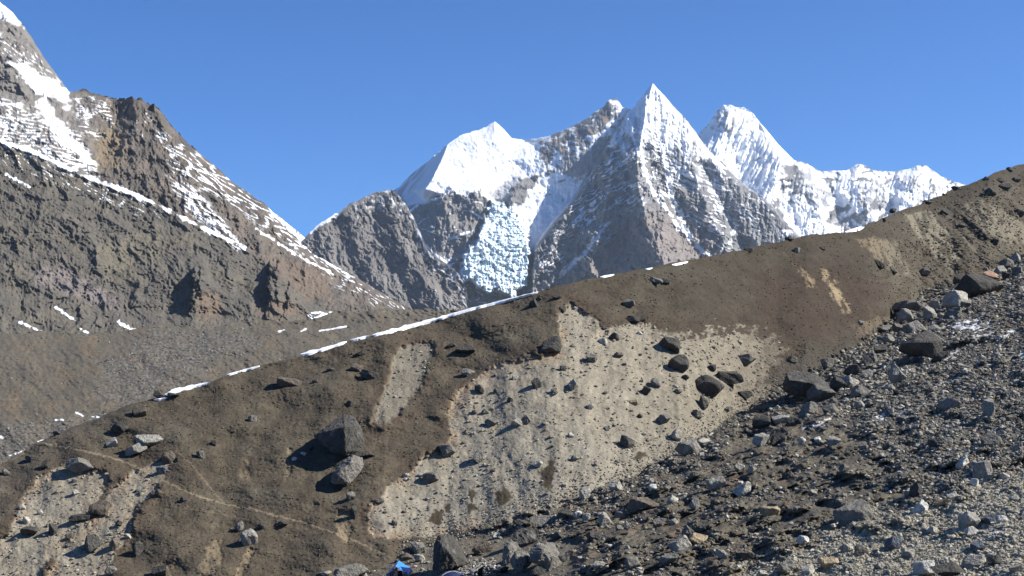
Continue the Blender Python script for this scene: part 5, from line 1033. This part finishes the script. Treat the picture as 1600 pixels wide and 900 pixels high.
def build_blue_shelter():
    d1 = float(ground_d(625, 915)) - .3; m = d1 / F; X = lambda p: (p - CX) * m; Z = lambda p: (HY - p) * m; L_ = 3.7
    gz = Z(915); o = (X(618.5), d1, gz)
    root = bpy.data.objects.new('shelter', None); COL.objects.link(root); root.location = o
    def loc(px_, py_, y): return (X(px_) - X(624), y, Z(py_) - o[2])
    rows_l = []; rows_r = []; rs = np.random.RandomState(3)
    for j in range(9):
        y = L_ * j / 8 - .15; sag = .05 * math.sin(j / 8 * math.pi) + rs.uniform(-.012, .012)
        p0 = np.array(loc(623.5, 884.5, y)); pl = np.array(loc(604.5, 905, y)); pr = np.array(loc(644, 897.5, y))
        rows_l.append([p0 + (pl - p0) * t - np.array([0, 0, sag * math.sin(t * 3) + .02 * rs.rand()]) for t in np.linspace(0, 1, 7)])
        rows_r.append([p0 + (pr - p0) * t - np.array([0, 0, sag * math.sin(t * 3) + .02 * rs.rand()]) + np.array([0, 0, .012]) for t in np.linspace(0, 1, 7)])
    (v1, f1), (v2, f2) = slab(rows_l, .03), slab(rows_r, .03)
    link('roof', set_mesh('roof', np.concatenate([v1, v2]), np.concatenate([f1[:, ::-1], f2 + len(v1)]), None, True, M_tarp), parent=root)
    xl, xr, xd0, xd1 = (loc(q, 900, 0)[0] for q in (608, 642, 625.5, 633))
    zr = loc(0, 884.5, 0)[2] - .12; x0 = loc(623.5, 0, 0)[0]
    def gable(x): return zr - (x0 - x) * 1.0 if x < x0 else zr - (x - x0) * .62
    low = lambda x: min(gable(xl), gable(xr)) - .02
    link('wall', stone_wall_mesh('wall', [(xl, xd0, .1, .45, -.3, gable), (xd1, xr, .1, .45, -.3, gable), (xl, xl + .3, .6, L_ - .3, -.3, lambda x: gable(xl)), (xr - .3, xr, .6, L_ - .3, -.3, lambda x: gable(xr) - .02)], 21, .2, STC), parent=root)
    v, f = box(xd0 - .05, xd1 + .05, .5, .56, -.3, gable(xd1) - .02); link('doorway', set_mesh('doorway', v, f, None, False, M_dark), parent=root)  # black panel behind the opening, painted as interior shade
    tag(root, 'small stone shelter with bright blue tarpaulin gable roof at bottom edge', 'shelter')
def build_navy_tent():
    d1 = float(ground_d(706, 915)) + .8; m = d1 / F; gz = (HY - 916) * m; root = bpy.data.objects.new('dome_tent', None); COL.objects.link(root); root.location = ((706 - CX) * m, d1, gz)
    hgt = (916 - 893) * m; rx, ry = 30 * m, 1.5; nu, nv = 33, 10; V = []
    for i in range(nv):
        e_ = i / (nv - 1) * math.pi / 2
        for j in range(nu):
            t = j / (nu - 1) * 2 * math.pi; pan = 1 - .06 * abs(math.sin(2 * t)) * math.cos(e_)
            V.append((rx * math.cos(t) * math.cos(e_) * pan, ry * math.sin(t) * math.cos(e_) * pan, hgt * math.sin(e_)))
    link('canopy', set_mesh('canopy', np.array(V), grid_faces(nv, nu), None, True, M_navy), parent=root)
    for an in (40, 140):
        P = []; n = 25
        for i in range(n):
            e_ = math.pi * i / (n - 1); P.append(Vector((rx * 1.01 * math.cos(R(an)) * math.cos(e_), ry * 1.01 * math.sin(R(an)) * math.cos(e_), hgt * 1.015 * math.sin(e_))))
        V = []; q = 6
        for i, p_ in enumerate(P):
            tg = (P[min(i + 1, n - 1)] - P[max(i - 1, 0)]).normalized(); a_ = tg.orthogonal().normalized(); b_ = tg.cross(a_)
            for k in range(q): V.append(p_ + (a_ * math.cos(k / q * 6.283) + b_ * math.sin(k / q * 6.283)) * .022)
        fc = [(i * q + k, i * q + (k + 1) % q, (i + 1) * q + (k + 1) % q, (i + 1) * q + k) for i in range(n - 1) for k in range(q)]
        link('pole', set_mesh('pole', np.array([tuple(v) for v in V]), np.array(fc), None, True, M_pole), parent=root)
    tag(root, 'dark navy dome tent with pale pole lines at the bottom edge', 'tent')
def build_stone_hut():
    d1 = float(ground_d(750, 908)) - .2; m = d1 / F; X = lambda p: (p - CX) * m; Z = lambda p: (HY - p) * m
    o = (X(748), d1, Z(915)); root = bpy.data.objects.new('stone_hut', None); COL.objects.link(root); root.location = o
    lx = lambda p: X(p) - o[0]; lz = lambda p: Z(p) - o[2]
    topf = lambda x: lz(884) + .12 * math.sin(x * 3)
    for k, bx_ in enumerate([(lx(736), lx(744), 0, .5, -.3, lambda x: lz(892)), (lx(754), lx(777), 0, .5, -.3, lambda x: lz(886) - max(0, x - lx(765)) * .5), (lx(736), lx(777), 1.6, 2.1, -.3, lambda x: lz(888))]):
        link('wall', stone_wall_mesh('wall', [bx_], 33 + k, .2, STC), parent=root)
    v, f = box(lx(743), lx(755), .35, .45, -.3, lz(887)); link('doorway', set_mesh('doorway', v, f, None, False, M_dark), parent=root)  # dark panel gives the hut's inner shade by colour
    for k, (a_, b_) in enumerate((((737, 891), (750, 881.5)), ((739, 893), (753, 884)))):
        p0 = Vector((lx(a_[0]), -.1 - .15 * k, lz(a_[1]))); p1 = Vector((lx(b_[0]), .1 - .15 * k, lz(b_[1]))); dr = (p1 - p0).normalized(); sd_ = dr.cross(Vector((0, 1, 0))).normalized() * .05; fw = Vector((0, .1, 0))
        v = np.array([tuple(p + s1 * sd_ + s2 * fw) for p in (p0, p1) for s1 in (-1, 1) for s2 in (-1, 1)])
        link('plank', set_mesh('plank', v, np.array([(0, 1, 3, 2), (4, 6, 7, 5), (0, 4, 5, 1), (2, 3, 7, 6), (0, 2, 6, 4), (1, 5, 7, 3)]), None, False, M_wood), parent=root)
    tag(root, 'low hut of piled pale stones with two slanting planks over its dark doorway', 'hut')
build_blue_shelter(); build_navy_tent(); build_stone_hut()
pxs = rs.uniform(716, 775, 420); pys = rs.uniform(874, 898, 420); k = (pys > 872 + np.abs(pxs - 735) * .1); pxs, pys = pxs[k].astype(f4), pys[k].astype(f4)
stones('rubble', pxs, pys, (2 + 3 * rs.rand(len(pxs))).astype(f4), tone_mix(len(pxs), [(.36, .34, .30), (.28, .265, .24), (.2, .19, .17)], rs), 1, 17, M_rock, 'heap of pale broken stone between the tents and the split boulder', 'rubble')

# ------------------------------------------------------------------ the air: thin even haze
hz = bpy.data.materials.new('thin_haze'); hz.use_nodes = True; t = hz.node_tree; t.nodes.remove(t.nodes['Principled BSDF'])
pv = t.nodes.new('ShaderNodeVolumePrincipled'); pv.inputs['Color'].default_value = (.66, .82, 1., 1); pv.inputs['Density'].default_value = HAZE; pv.inputs['Anisotropy'].default_value = .2
t.links.new(pv.outputs[0], t.nodes['Material Output'].inputs['Volume'])
v, f = box(-18500, 18500, -18500, 18500, -63.5, 2450)
tag(link('haze', set_mesh('haze', v, f, None, False, hz)), 'thin pale blue mountain haze', 'haze', None, 'stuff')
